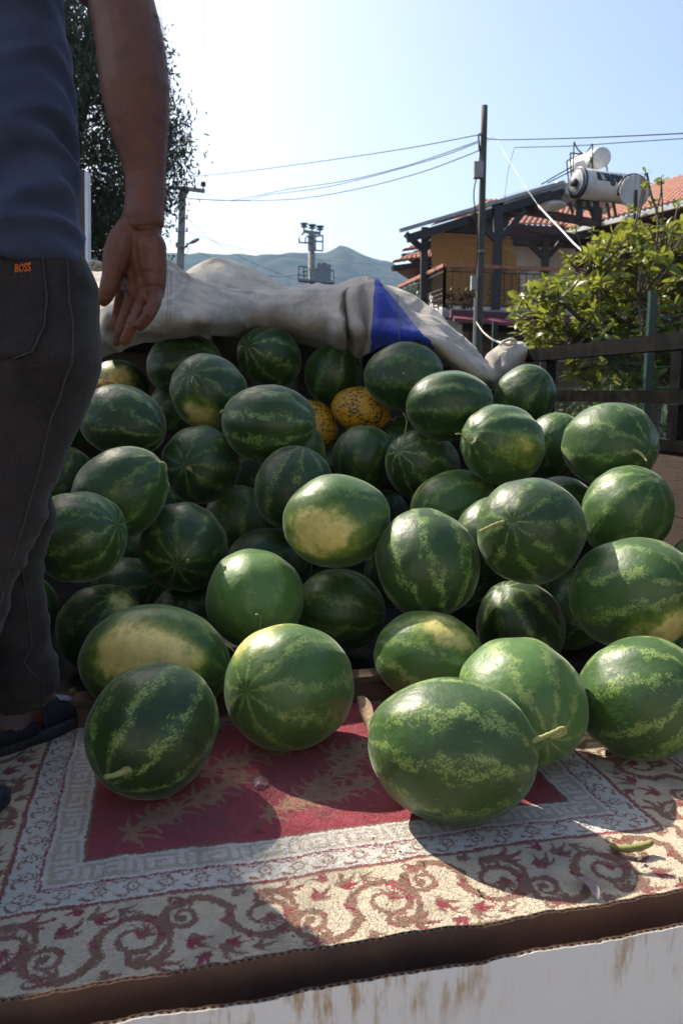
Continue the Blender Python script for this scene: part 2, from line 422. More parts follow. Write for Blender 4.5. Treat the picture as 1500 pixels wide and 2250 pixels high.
def carpet_image():
    res = .0008
    L, Wb = .37, .165                         # repeat length and width of the scroll border
    n1, n2 = int(L / res), int(Wb / res)
    CRM, WHT, BRN, RED, BGE = [np.array(c) for c in ((.78, .66, .49), (.78, .75, .70), (.31, .155, .092), (.36, .026, .050), (.60, .51, .42))]
    def stamp(img, pts, r0, r1, val):
        m = len(pts)
        for i, (x, y) in enumerate(pts):
            r = (r0 + (r1 - r0) * i / max(m - 1, 1)) / res
            cx, cy = x / res, y / res
            y0, y1 = int(max(cy - r - 1, 0)), int(min(cy + r + 2, img.shape[0]))
            x0, x1 = int(cx - r - 1), int(cx + r + 2)
            if y1 <= y0: continue
            yy = np.arange(y0, y1)[:, None]; xx = np.arange(x0, x1)[None, :]
            mk = (xx - cx) ** 2 + (yy - cy) ** 2 <= r * r
            cols = np.mod(np.arange(x0, x1), img.shape[1])
            sub = img[y0:y1][:, cols]; sub[mk] = val; img[y0:y1, cols] = sub
    def spiral(cx, cy, r0, r1, a0, turns, m=160, flip=1):
        return [(cx + (r0 + (r1 - r0) * q) * math.cos(a0 + flip * turns * 2 * PI * q), cy + (r0 + (r1 - r0) * q) * math.sin(a0 + flip * turns * 2 * PI * q)) for q in np.linspace(0, 1, m)]
    def bez(p, m=70):
        p = [np.array(q, float) for q in p]
        return [tuple((1 - q) ** 3 * p[0] + 3 * q * (1 - q) ** 2 * p[1] + 3 * q * q * (1 - q) * p[2] + q ** 3 * p[3]) for q in np.linspace(0, 1, m)]
    def leaf(img, x, y, a, l, w, val, lobes=3):
        w *= .85
        for s in range(lobes):
            aa = a + (s - (lobes - 1) / 2) * .7
            ll = l * (1 if s == (lobes - 1) / 2 else .72)
            pts = bez([(x, y), (x + ll * .4 * math.cos(aa + .5), y + ll * .4 * math.sin(aa + .5)), (x + ll * .8 * math.cos(aa + .2), y + ll * .8 * math.sin(aa + .2)), (x + ll * math.cos(aa), y + ll * math.sin(aa))], 30)
            stamp(img, pts, w, w * .15, val)
    # --- scroll border tile: 0 ground, 1 brown, 2 red, 3 white
    T = np.zeros((n2, n1), np.uint8)
    for off, sg in ((0, 1), (L / 2, -1)):
        Y = lambda y: Wb / 2 + sg * (y - Wb / 2)
        def S(pts, a, b, v): stamp(T, [(x + off, Y(y)) for x, y in pts], a, b, v)
        sp_ = spiral(.085, .088, .055, .009, 2.6, 1.55)
        S([(x - .0065, y + .004) for x, y in sp_[10:90]], .0045, .002, 2)
        S(sp_, .0070, .0028, 1); S(sp_[-8:], .008, .008, 1)
        for i in range(6, 96, 9):                      # feathery spurs along the outer side of the scroll
            x, y = sp_[i]; a = math.atan2(y - .088, x - .085)
            leaf(T, x + off, Y(y), sg * (a + .9), .020 - .0001 * i, .0042, 1 if i % 2 else 2, 1)
        st_ = bez([(-.02, .150), (.01, .150), (.02, .135), (.036, .115)]); S(st_, .009, .0065, 1)
        s2 = spiral(.150, .055, .030, .006, -2.4, 1.3, flip=-1)
        S([(x + .005, y + .003) for x, y in s2[5:70]], .004, .002, 2); S(s2, .006, .003, 1); S(s2[-6:], .008, .008, 1)
        S(bez([(.085, .143), (.115, .150), (.14, .120), (.130, .075)]),   .0075, .004, 1)
        for (x, y, a, l, w, v) in ((.045, .148, 1.0, .03, .007, 1), (.11, .140, .2, .045, .008, 2), (.112, .137, .35, .040, .006, 1), (.165, .105, .9, .042, .008, 1), (.160, .112, .5, .03, .006, 2), (.02, .03, -.6, .04, .007, 1), (.028, .038, -.2, .028, .006, 2), (.168, .020, 2.4, .036, .006, 1), (.06, .020, .3, .035, .005, 1), (.185, .15, 2.2, .03, .006, 2)):
            leaf(T, x + off, Y(y), sg * a, l, w, v)
    # smaller scrolls and feathers that fill the ground between the big ones
    for off, sg in ((L * .25, 1), (L * .75, -1)):
        Y = lambda y: Wb / 2 + sg * (y - Wb / 2)
        def S(pts, a, b, v): stamp(T, [(x + off, Y(y)) for x, y in pts], a, b, v)
        s3 = spiral(.0, .128, .021, .005, .4, 1.3); S([(x - .004, y + .002) for x, y in s3[4:60]], .003, .0015, 2); S(s3, .0045, .0025, 1); S(s3[-5:], .006, .006, 1)
        s4 = spiral(.045, .018, .014, .004, 2.0, 1.2, flip=-1); S(s4, .0038, .002, 1); S(s4[-4:], .005, .005, 1)
        for k in range(7):
            a = -2.6 + k * .42; leaf(T, .0 + off, Y(.085), sg * a, .030 + .006 * (k % 3), .0036, 1 if k % 3 else 2, 1)
        for k in range(5):
            a = .3 + k * .5; leaf(T, .055 + off, Y(.012), sg * a, .022, .0032, 1 if k % 2 else 2, 1)
    rs_ = np.random.RandomState(2)
    # --- small flower border tile
    L2, W2 = .052, .046
    F = np.zeros((int(W2 / res), int(L2 / res)), np.uint8)
    stamp(F, spiral(.026, .021, .010, .010, 0, 1, 60), .0016, .0016, 1); stamp(F, [(.026, .021)], .0026, .0026, 1)
    for q in range(6): stamp(F, [(.026 + .0145 * math.cos(q * 1.047), .021 + .0145 * math.sin(q * 1.047))], .0020, .0020, 1)
    stamp(F, bez([(.0, .036), (.010, .042), (.016, .042), (.022, .037)]), .0030, .0012, 1)
    stamp(F, bez([(.026, .006), (.034, -.002), (.044, -.002), (.052, .008)]), .0011, .0011, 2)
    stamp(F, bez([(.0, .008), (.008, .004), (.018, .000), (.026, .006)]), .0011, .0008, 2)
    # --- greek key tile
    L3, W3 = .085, .048
    K = np.zeros((int(W3 / res), int(L3 / res)), np.uint8)
    def seg(x0, y0, x1, y1): stamp(K, [(x0 + (x1 - x0) * q, y0 + (y1 - y0) * q) for q in np.linspace(0, 1, 80)], .0036, .0036, 1)
    for s in ((0, .006, .062, .006), (.062, .006, .062, .036), (.062, .036, .030, .036), (.030, .036, .030, .020), (.030, .020, .046, .020), (.012, .006, .012, .042), (.012, .042, .085, .042), (.078, .042, .078, .012)): seg(*s)
    # --- red field with brown floral sprays
    u0, u1, v0, v1 = -.45, 1.36, -.345, .605
    nx, ny = int((u1 - u0) / res), int((v1 - v0) / res)
    FW = .867
    FI = np.zeros((int(1.0 / res), int(FW / res)), np.uint8)
    def spray(x, y, a, sc):
        stem = bez([(x, y), (x + .10 * sc * math.cos(a + .4), y + .10 * sc * math.sin(a + .4)), (x + .2 * sc * math.cos(a - .2), y + .2 * sc * math.sin(a - .2)), (x + .30 * sc * math.cos(a), y + .30 * sc * math.sin(a))], 140)
        stamp(FI, stem, .005 * sc, .003 * sc, 1)
        for i in range(4, 140, 12):
            px_, py_ = stem[i]; side = 1 if (i // 12) % 2 else -1
            leaf(FI, px_, py_, a + side * 1.0, (.055 + .025 * rs_.rand()) * sc, .0085 * sc, 1, 3)
        for i in (50, 95, 139):
            px_, py_ = stem[i]
            for q in range(6): stamp(FI, [(px_ + .02 * sc * math.cos(q * 1.05 + i), py_ + .02 * sc * math.sin(q * 1.05 + i))], .012 * sc, .012 * sc, 1)
            stamp(FI, [(px_, py_)], .007 * sc, .007 * sc, 0); stamp(FI, [(px_, py_)], .004 * sc, .004 * sc, 1)
    for (x, y, a, sc) in ((.06, .04, .75, .95), (.20, .25, .5, .9), (.30, .07, .35, .75), (.38, .09, .9, .8), (.46, .26, .35, 1.0), (.60, .12, .7, .8), (.74, .12, 2.2, .6), (.79, .04, 1.9, .5), (.15, .42, .6, 1.0), (.45, .52, .5, 1.0), (.65, .5, 1.2, .9), (.08, .3, 1.2, .7)):
        spray(x, y, a, sc)
    # --- assemble with fuzzy tuft edges
    uu, vv = np.meshgrid(np.linspace(u0, u1, nx), np.linspace(v0, v1, ny))
    def lownoise(sc):
        a = rs_.rand(int(ny / sc) + 3, int(nx / sc) + 3)
        yi = np.linspace(0, a.shape[0] - 2.001, ny); xi = np.linspace(0, a.shape[1] - 2.001, nx)
        y0_ = yi.astype(int); x0_ = xi.astype(int); fy = (yi - y0_)[:, None]; fx = (xi - x0_)[None, :]
        A = a[y0_][:, x0_]; B = a[y0_][:, x0_ + 1]; C = a[y0_ + 1][:, x0_]; D_ = a[y0_ + 1][:, x0_ + 1]
        return A * (1 - fy) * (1 - fx) + B * (1 - fy) * fx + C * fy * (1 - fx) + D_ * fy * fx - .5
    uu = uu + .006 * lownoise(2.2) + .0035 * lownoise(8) + .006 * lownoise(50); vv = vv + .006 * lownoise(2.2) + .0035 * lownoise(8) + .006 * lownoise(50)
    # distance outside the red field, and the coordinate along the side it belongs to
    du = np.maximum(-uu, uu - FW); dv = np.maximum(-vv, vv - 2.0)
    side = du > dv                             # left or right border rather than front
    d = np.maximum(du, dv); al = np.where(side, vv, uu)
    img = np.empty((ny, nx, 3)); img[:] = WHT
    fi = FI[np.clip((vv / res).astype(int), 0, FI.shape[0] - 1), np.clip((uu / res).astype(int), 0, FI.shape[1] - 1)]
    m = d < 0; img[m] = np.where(fi[m][:, None] == 1, BRN * 1.3, RED)
    m = (d >= 0) & (d < .006); img[m] = BRN * .8
    m = (d >= .006) & (d < .066)
    kk = K[np.clip(((d - .010) / res).astype(int), 0, K.shape[0] - 1), np.mod((al / res).astype(int), K.shape[1])]
    img[m & (kk == 1) & (d > .010) & (d < .058)] = BGE
    m = (d >= .064) & (d < .0675); img[m] = RED * .8 + .03
    ff = F[np.clip(((d - .0675) / res).astype(int), 0, F.shape[0] - 1), np.mod((al / res).astype(int), F.shape[1])]
    m = (d >= .0675) & (d < .113); img[m & (ff == 1)] = BRN * 1.15; img[m & (ff == 2)] = RED
    m = (d >= .116) & (d < .120); img[m] = RED
    m = (d >= .120) & (d < .1245); img[m] = BRN
    m = (d >= .1245) & (d < .290)
    tt = T[np.clip(((d - .1245) / res).astype(int), 0, T.shape[0] - 1), np.mod((al / res).astype(int), T.shape[1])]
    img[m] = CRM; img[m & (tt == 1)] = BRN; img[m & (tt == 2)] = RED; img[m & (tt == 3)] = WHT
    m = (d >= .290) & (d < .297); img[m] = BRN
    m = (d >= .306) & (d < .3085); img[m] = RED
    # wear: yarn variation, greyed dirt
    wear = 1 + .16 * lownoise(3)[..., None] + .10 * lownoise(30)[..., None]
    dirt = np.clip(lownoise(140) * 1.6 + lownoise(40) * .8 - .22, 0, .35)[..., None]
    img = img * wear * (1 - dirt * .8) + np.array((.10, .085, .07)) * dirt * .6
    im = bpy.data.images.new('carpet_weave', nx, ny, float_buffer=True, is_data=False)
    im.colorspace_settings.name = 'Linear Rec.709'
    buf = np.ones((ny, nx, 4), np.float32); buf[..., :3] = np.clip(img, 0, 1)
    im.pixels.foreach_set(buf.ravel()); im.update(); im.pack()
    return im, (u0, u1, v0, v1)

IM, (u0, u1, v0, v1) = carpet_image()
t = NT('carpet_pile'); uvn = t.n('ShaderNodeUVMap')
ti = t.n('ShaderNodeTexImage', image=IM, extension='EXTEND', interpolation='Cubic'); t.l(uvn.outputs[0], ti.inputs[0])
p = t.pos()
t.l(t.mix(t.ramp(t.noise(p, 22, 5, .7), .42, .75, 0, .22), ti.outputs[0], t.mix(.5, ti.outputs[0], (.20, .17, .14))), t.b.inputs['Base Color']); t.b.inputs['Roughness'].default_value = 1; t.b.inputs['Specular IOR Level'].default_value = .1
t.b.inputs['Sheen Weight'].default_value = .25; t.b.inputs['Sheen Roughness'].default_value = .6
lum = t.n('ShaderNodeRGBToBW'); t.l(ti.outputs[0], lum.inputs[0])
t.bump(t.math('ADD', t.math('ADD', t.noise(p, 420, 3, .7), t.math('MULTIPLY', t.noise(p, 60, 3), .7)), t.math('MULTIPLY', lum.outputs[0], .9)), .9, .0065)
M_carpet = t.m
NXc, NYc = 300, 160; V = []; UV = []
for j in range(NYc):
    for i in range(NXc):
        a, b = i / (NXc - 1), j / (NYc - 1); u = u0 + (u1 - u0) * a; n = v0 + (v1 - v0) * b
        h = .006 + .0055 * mnoise.noise(Vector((u * 5, n * 5, 0))) + .0018 * mnoise.noise(Vector((u * 28, n * 28, 4)))
        V.append(cw(u, n, h)); UV.append((a, b))
cm = MB(); cm.v = [tuple(x) for x in V]
cm.f = [(j * NXc + i, j * NXc + i + 1, (j + 1) * NXc + i + 1, (j + 1) * NXc + i) for j in range(NYc - 1) for i in range(NXc - 1)]
carpet = obj('carpet', cm, M_carpet, smooth=True)
uvl = carpet.data.uv_layers.new(name='UVMap')
li = np.empty(len(carpet.data.loops), np.int32); carpet.data.loops.foreach_get('vertex_index', li)
uvl.data.foreach_set('uv', np.array(UV, np.float32)[li].ravel())
sol = carpet.modifiers.new('thick', 'SOLIDIFY'); sol.thickness = .007; sol.offset = -1
tag(carpet, 'worn red and cream patterned carpet spread over the truck bed', 'carpet')
# the pile: short tufts all over the visible carpet, coloured by the same weave
nb = 300000; rp = np.random.RandomState(12)
pu = u0 + (u1 - u0) * rp.rand(nb); pn = v0 + (v1 - v0) * rp.rand(nb)
gx = np.clip((pu - u0) / (u1 - u0) * (NXc - 1), 0, NXc - 1.001); gy = np.clip((pn - v0) / (v1 - v0) * (NYc - 1), 0, NYc - 1.001)
HZ = np.array([v.z for v in V]).reshape(NYc, NXc); ix, iy = gx.astype(int), gy.astype(int); fx, fy = gx - ix, gy - iy
hz_ = HZ[iy, ix] * (1 - fx) * (1 - fy) + HZ[iy, ix + 1] * fx * (1 - fy) + HZ[iy + 1, ix] * (1 - fx) * fy + HZ[iy + 1, ix + 1] * fx * fy
eu, et = np.array(EU), np.array(ET)
B0 = np.array(CO) + eu * pu[:, None] + et * pn[:, None]; B0[:, 2] = hz_ - .0003
az = rp.rand(nb) * 2 * PI; lean = .0016 + .0010 * rp.rand(nb); ht = .0007 + .0006 * rp.rand(nb)
tip = np.stack([np.cos(az) * lean, np.sin(az) * lean, ht], 1); sd = np.stack([-np.sin(az), np.cos(az), 0 * az], 1) * (.0008 + .0004 * rp.rand(nb))[:, None]
PV = np.stack([B0 - sd, B0 + sd, B0 + tip + sd * .7, B0 + tip - sd * .7], 1).reshape(-1, 3)
PF = (np.arange(nb) * 4)[:, None] + np.array([[0, 1, 2, 3]])
pm = bpy.data.meshes.new('pile'); fast_mesh(pm, PV, PF); pm.materials.append(M_carpet)
ul = pm.uv_layers.new(name='UVMap'); ul.data.foreach_set('uv', np.repeat(np.stack([(pu - u0) / (u1 - u0), (pn - v0) / (v1 - v0)], 1), 4, 0).astype(np.float32).ravel())
po = bpy.data.objects.new('pile', pm); COL.objects.link(po); po.parent = carpet; po['kind'] = 'stuff'
FR = simple('carpet_fringe', (.62, .56, .46), (.5, .44, .36), 30, .9)
# ------------------------------------------------------------------ melons
M_melon = melon_mat(); M_yellow = cantaloupe_mat()
M_stem = simple('melon_stem', (.22, .27, .08), (.30, .26, .11), 40, .7, .3, 200, bdist=.001)
MEL = {
'A':(0.1973, 1.3372, 0.128, 0.1277, 1.2, 0.982, -0.1634, -0.0942),
'B':(0.3697, 1.5456, 0.1309, 0.1307, 1.1, 0.1586, -0.9804, -0.1173),
'C':(0.6343, 1.5725, 0.1306, 0.1278, 1.08, 0.5842, -0.6311, 0.5103),
'D':(-0.1107, 1.6249, 0.1367, 0.136, 1.1, -0.5611, -0.797, 0.2233),
'E':(-0.362, 1.4298, 0.1249, 0.1218, 1.1, -0.4504, -0.7439, -0.4937),
'F':(-0.4372, 1.7694, 0.1368, 0.1363, 1.3, 0.988, -0.1156, -0.1023),
'G':(0.2145, 1.8555, 0.1176, 0.1165, 1.2, 0.9524, -0.2243, -0.2065),
'H':(-0.2322, 2.0528, 0.2171, 0.1303, 1.1, 0.1219, -0.8247, -0.5523),
'I':(-0.0035, 2.1986, 0.1448, 0.1178, 1.12, 0.9759, -0.2077, -0.0669),
'J':(0.2234, 2.0082, 0.3239, 0.1344, 1.08, 0.2506, -0.4833, -0.8388),
'K':(0.4823, 1.9665, 0.4163, 0.1345, 1.1, -0.4997, -0.8139, 0.2964),
'L':(0.7993, 2.1817, 0.4304, 0.1221, 1.1, 0.3586, -0.4823, 0.7993),
'M':(0.7039, 1.8481, 0.2844, 0.1368, 1.18, 0.5234, -0.8041, 0.2819),
'N':(-0.0127, 2.1156, 0.418, 0.1272, 1.15, 0.9759, -0.1782, 0.126),
'O':(0.4892, 2.0802, 0.1299, 0.1196, 1.1, -0.424, -0.1861, 0.8863),
'P':(0.5106, 2.4946, 0.5995, 0.1261, 1.15, -0.742, -0.5966, 0.3058),
'Q':(0.8035, 2.3638, 0.6075, 0.1298, 1.12, 0.5234, -0.8516, -0.0285),
'R':(0.3595, 2.649, 0.7201, 0.1152, 1.25, 0.9938, -0.0907, 0.0642),
'S':(0.7078, 3.0677, 0.7495, 0.1139, 1.1, 0.3906, -0.545, 0.7419),
'T':(0.7685, 2.8249, 0.5773, 0.1072, 1.1, 0.1048, -0.1682, 0.9802),
'U':(0.2825, 2.7471, 0.5105, 0.1256, 1.15, -0.6189, -0.6669, 0.4151),
'V':(0.366, 2.5484, 0.39, 0.1231, 1.2, -0.9126, -0.2542, -0.3202),
'W':(-0.1462, 2.4118, 0.4719, 0.1227, 1.08, 0.212, -0.0653, 0.9751),
'X':(-0.2356, 2.5523, 0.6635, 0.1276, 1.2, 0.9859, -0.1581, -0.0556),
'Y':(-0.4665, 2.8023, 0.7645, 0.131, 1.08, -0.3158, -0.8367, 0.4475),
'Z':(-0.7054, 2.5522, 0.671, 0.1161, 1.25, 0.9249, -0.2848, -0.2519),
'AA':(-0.624, 2.1957, 0.4824, 0.1232, 1.18, 0.7548, -0.0087, 0.6559),
'AB':(-0.6767, 1.9877, 0.3954, 0.1177, 1.05, 0.9045, -0.2524, 0.3436),
'AC':(-0.4636, 2.264, 0.3145, 0.1292, 1.08, 0.0501, -0.9869, -0.1532),
'AD':(-0.4633, 2.6051, 0.5244, 0.1282, 1.05, -0.2542, -0.9624, 0.0958),
'AE':(-0.2953, 3.2636, 0.9053, 0.1228, 1.2, -0.5013, -0.8196, 0.2775),
'AF':(-0.0351, 3.3243, 0.8374, 0.1211, 1.05, 0.3158, -0.1768, 0.9322),
'AG':(0.2318, 2.9741, 0.8243, 0.1294, 1.15, 0.995, -0.0984, 0.0151),
'AH':(-0.6288, 3.2087, 0.8728, 0.1244, 1.25, 0.9759, -0.1782, 0.126),
'AK':(0.0203, 3.1958, 0.4517, 0.1177, 1.1, 0.3841, -0.3901, 0.8368),
'AL':(0.2532, 3.1746, 0.5424, 0.1209, 1.1, -0.5774, -0.4834, 0.658),
'AM':(-0.3661, 2.7411, 0.3207, 0.117, 1.05, 0.0, -0.5578, -0.83),
'AN':(-0.233, 2.4576, 0.2135, 0.1233, 1.15, 0.9705, -0.074, 0.2295),
'AO':(-0.6638, 2.0961, 0.123, 0.1172, 1.08, 0.4243, -0.4522, 0.7845),
'AP':(-0.9543, 2.2143, 0.1299, 0.1234, 1.05, 0.2063, -0.1655, 0.9644),
'AQ':(-0.4655, 2.2876, 0.0994, 0.0992, 1.1, 0.9879, -0.0919, 0.1251),
'AR':(-0.9977, 2.7845, 0.4546, 0.1174, 1.05, 0.4364, -0.0837, 0.8958),
'AS':(-1.1128, 3.3589, 0.6504, 0.1164, 1.05, 0.6202, -0.1326, 0.7732),
'AU':(-1.0493, 3.7663, 0.7936, 0.122, 1.15, 0.9623, -0.2193, -0.1611),
'AT':(-0.7511, 3.5191, 0.6869, 0.1135, 1.1, 0.7171, -0.264, 0.645),
'AV':(0.68, 2.469, 0.381, 0.1168, 1.1, 0.848, -0.2502, 0.4672),
'AW':(0.1502, 3.0072, 0.2713, 0.1197, 1.05, 0.3313, -0.1939, 0.9234),
'AX':(0.9617, 2.0253, 0.2978, 0.0981, 1.05, 0.2063, -0.1655, 0.9644),
'AY':(-1.1817, 2.8881, 0.3407, 0.1191, 1.05, 0.5051, -0.1773, 0.8447),
'AZ':(-0.7067, 2.5169, 0.1141, 0.1134, 1.05, 0.9045, -0.2524, 0.3436),
'BA':(-0.7272, 3.1363, 0.2668, 0.1132, 1.05, 0.3145, 0.0391, 0.9485),
'BB':(-0.3421, 3.0114, 0.4378, 0.1215, 1.05, 0.527, 0.0234, 0.8495),
'BC':(0.4365, 3.2263, 0.7424, 0.1242, 1.2, 0.9901, -0.0829, 0.1129),
'BD':(-0.5367, 3.5292, 0.5195, 0.1162, 1.05, 0.527, 0.0234, 0.8495),
'BE':(-0.136, 2.7154, 0.2492, 0.117, 1.05, 0.527, 0.0234, 0.8495),
'FA':(.688, 2.30, .119, .115, 1.08, .5, .4, .77),
'FB':(.187, 2.42, .211, .115, 1.08, .3, .5, .8),
'FC':(.42, 2.47, .131, .115, 1.08, .8, .4, .3),
'FD':(-.181, 2.84, .544, .12, 1.06, .5, .4, .77),
'FE':(-.684, 2.75, .201, .115, 1.08, .9, .1, .3),
'FF':(.085, 2.91, .521, .118, 1.06, .3, .4, .8),
'FG':(.448, 2.30, .343, .11, 1.08, .5, .4, .77),
'FI':(-.481, 2.90, .17, .115, 1.08, .5, -.4, .5),
'FZ':(.965, 2.02, .098, .098, 1.05, .5, .4, .2),
'YA':(0.0781, 3.1324, 0.6946, 0.0939, 1.3, 0.9428, -0.2686, -0.1973),
'YB':(-0.1175, 3.2013, 0.6353, 0.0911, 1.25, 0.7172, -0.3033, -0.6273),
'YC':(-1.0748, 3.5587, 0.7421, 0.083, 1.3, 0.9794, -0.1862, 0.078)
}
# look: lightness of the rind, stripe contrast, pixel of the ground spot and its size
LOOK = {'A': (.25, .9, None, 0), 'B': (.8, .95, None, 0), 'C': (.35, .95, None, 0), 'D': (.5, .8, (560, 1395), .07), 'E': (0, .9, None, 0), 'F': (.30, .5, (318, 1440), .18), 'G': (.75, 1, (985, 1385), .07),
 'H': (1.15, .5, None, 0), 'I': (.3, .6, None, 0), 'J': (.1, .95, None, 0), 'K': (.05, .55, None, 0), 'L': (.35, .7, None, 0), 'M': (.3, .9, (1462, 1392), .09), 'N': (.5, .55, (690, 1172), .15), 'O': (0, .75, None, 0),
 'P': (.25, .7, (1148, 985), .0), 'Q': (.2, .75, None, 0), 'R': (.05, .5, None, 0), 'S': (.1, .55, None, 0), 'T': (.3, .8, None, 0), 'U': (.15, 1, None, 0), 'V': (.5, .95, (905, 1085), .06), 'W': (0, .75, None, 0), 'X': (.1, 1, None, 0),
 'Y': (.05, .6, (445, 925), .12), 'Z': (0, .7, None, 0), 'AA': (.15, .6, None, 0), 'AB': (.15, .8, None, 0), 'AC': (0, .45, None, 0), 'AD': (0, .5, None, 0), 'AE': (0, .8, None, 0), 'AF': (.1, .5, None, 0), 'AG': (.05, .45, None, 0), 'AH': (0, .5, None, 0),
 'AO': (.1, .6, (268, 1322), .05), 'AM': (.6, .8, None, 0), 'AU': (.3, .4, (262, 825), .10), 'AN': (0, .3, None, 0)}
LABEL = {
'A': 'largest oval watermelon at the front of the carpet, a looped stem at its right end',
'B': 'pale striped watermelon on the carpet, tucked right behind the largest front one',
'C': 'mottled green watermelon sitting on the carpet by the right edge of the frame',
'D': 'watermelon on the carpet with stripes meeting in a pale star that faces front left',
'E': 'dark blue green watermelon beside the navy shoe, its dry stem pointing down at the carpet',
'F': 'long watermelon with a wide cream belly, just behind the dark one beside the shoe',
'G': 'light mottled watermelon resting against the plank, with a yellowish top facing right',
'H': 'very pale lime green watermelon in the sun with a short curved stem underneath',
'I': 'half shaded watermelon wedged between the pale lime one and the middle pile',
'J': 'tall dark watermelon in the middle of the pile with its striped end pointing down',
'K': 'dark grey green watermelon with a straight pale stem pointing left towards the middle',
'L': 'plain light green watermelon leaning on the brown side board at the right',
'M': 'wide watermelon at the right edge with a star of stripes and cream patch below it',
'N': 'watermelon with a large scarred yellow patch on its left, in the centre of the pile',
'O': 'dark watermelon in a deep shaded gap, below the one with the straight pale stem',
'P': 'watermelon with a curly tendril stem on its left and a small yellow spot',
'Q': 'big watermelon below the black rail with a short hooked stem facing right',
'R': 'smooth dark oval watermelon under the end of the grey tarp, right of the yellow melons',
'S': 'round dull green watermelon at the top right, in front of the black rail post',
'T': 'half hidden watermelon between the curly stemmed one and the big one below the rail',
'U': 'strongly striped watermelon with a small brown blossom end and a round sunlit spot',
'V': 'pale streaked watermelon peeping out behind the tall dark one with its end down',
'W': 'dark watermelon with broad upright pale stripes, left behind the scarred yellow patched one',
'X': 'oval watermelon with level pale stripes, touching the left yellow melon of the pair',
'Y': 'round watermelon with a tiny broken stem on top and a cream base, below the tarp',
'Z': 'dark oval watermelon left of the pile with a small sunlit spot on its top',
'AA': 'bright green tilted watermelon at the left with a long curling tendril on its right',
'AB': 'round green watermelon right beside the trouser leg, below the one with a curling tendril',
'AC': 'nearly black watermelon in the shade with a round stem scar facing the front',
'AD': 'dark watermelon with a pale round stem knob, left below the level striped one',
'AE': 'watermelon with a star of pale lines, topmost and overlapping the tarp',
'AF': 'dark watermelon with its end up, directly behind the pair of yellow melons',
'AG': 'wide dark watermelon just under the blue patch of the tarp',
'AH': 'very dark watermelon in shade under the tarp hem beside the fingertips',
'AK': 'dark watermelon in shade below the pair of yellow melons',
'AL': 'partly hidden watermelon behind the strongly striped one with the brown blossom end',
'AM': 'small light green watermelon with converging stripes deep in the shade of the pile',
'AN': 'dark watermelon with one bright patch of sun on top, behind the pale lime one',
'AO': 'shaded watermelon at lower left with a cream patch at its upper right',
'AP': 'shaded watermelon mostly hidden by the trouser leg near the plank',
'AQ': 'dark watermelon top showing behind the long cream bellied one',
'AR': 'dark striped watermelon half behind the thigh, left of the tilted bright green one',
'AS': 'dark watermelon behind the thigh, left of the oval one with a sunlit top',
'AU': 'old watermelon with a rotten dry patch, below the hanging hand',
'AT': 'black looking watermelon in the deep gap under the tarp hem at upper left',
'AV': 'watermelon showing only its top behind the dark one with the straight pale stem',
'AW': 'watermelon showing a thin edge right behind the scarred yellow patched one',
'AX': 'watermelon cut by the right frame edge, above the one with star and cream patch',
'AY': 'small green sliver of watermelon between the trouser leg and the round green one',
'AZ': 'dark watermelon in the lowest gap, behind the shaded one with a cream patch',
'BA': 'dark watermelon in the gap below the curling tendril',
'BB': 'dark watermelon in the gap under the level striped one',
'BC': 'dark watermelon whose top edge rises just behind the smooth oval one under the tarp end',
'BD': 'dark watermelon in the gap between the cream based and the level striped ones',
'BE': 'dark watermelon hidden low behind the one with a bright patch of sun',
'FA': 'dark watermelon low in the gap, left of the one with star and cream patch',
'FB': 'dark watermelon in the gap left of the tall dark one with its end down',
'FC': 'shaded watermelon deep in the gap above the light one resting on the plank',
'FD': 'dark watermelon in the gap between the level striped and the upright striped ones',
'FE': 'dark watermelon deep in shade, left of the nearly black one',
'FF': 'dark watermelon in the gap straight below the right yellow melon',
'FG': 'watermelon wedged in the dark gap under the straight pale stem',
'FI': 'dark watermelon deep in shade, right of the nearly black one',
'FZ': 'small dark watermelon on the bed floor under the one cut by the right frame edge',
'YA': 'yellow melon with black speckles, right one of the pair near the top of the pile',
'YB': 'yellow speckled melon half hidden behind the level striped watermelon',
'YC': 'yellow speckled melon half hidden beside the trouser leg at upper left',
}
# stems: pixel path on the photograph, radii in millimetres; the last value lifts the tip towards the viewer
STEM = {'A': ([(1172, 1630), (1192, 1619), (1215, 1609), (1234, 1600), (1240, 1607), (1229, 1616), (1208, 1620)], (7, 5.5, 5, 5, 5, 4.5, 3.5), .0),
 'K': ([(1105, 1146), (1088, 1152), (1070, 1160), (1054, 1168)], (8, 5.5, 5, 5), .05),
 'P': ([(1046, 952), (1043, 970), (1032, 975), (1022, 966), (1012, 954), (1001, 954)], (6, 5, 4.5, 4, 3.5, 3), .05),
 'Q': ([(1390, 990), (1402, 994), (1412, 1003), (1420, 1014)], (11, 6, 5, 4), .05),
 'E': ([(284, 1692), (268, 1697), (250, 1704), (230, 1707)], (12, 8, 6, 5.5), .04),
 'AA': ([(348, 1013), (362, 1018), (366, 1032), (361, 1046), (369, 1060), (373, 1072)], (4, 4, 3.5, 3.5, 3, 2), .01),
 'H': ([(566, 1392), (571, 1376), (572, 1358), (563, 1350)], (5, 4.5, 4, 4), .04),
 'Y': ([(435, 848), (428, 838), (424, 829), (420, 842)], (7, 3.5, 3, 2.5), .04),
 'AD': ([(418, 1033), (415, 1030), (412, 1028)], (9, 9, 6), .015),
 'AC': ([(411, 1235), (412, 1232), (413, 1230)], (9, 8, 4), .012),
 'X': ([(492, 905), (487, 902), (485, 908)], (5, 4, 3), .01),
 'F': ([(492, 1410), (505, 1422), (514, 1432)], (4, 3.5, 3), .0),
 'U': ([(895, 985), (889, 960), (893, 925), (886, 908)], (3, 3, 3, 2.5), .05),
 'YA': ([(858, 918), (866, 925), (868, 916)], (5, 3.5, 3), .01)}

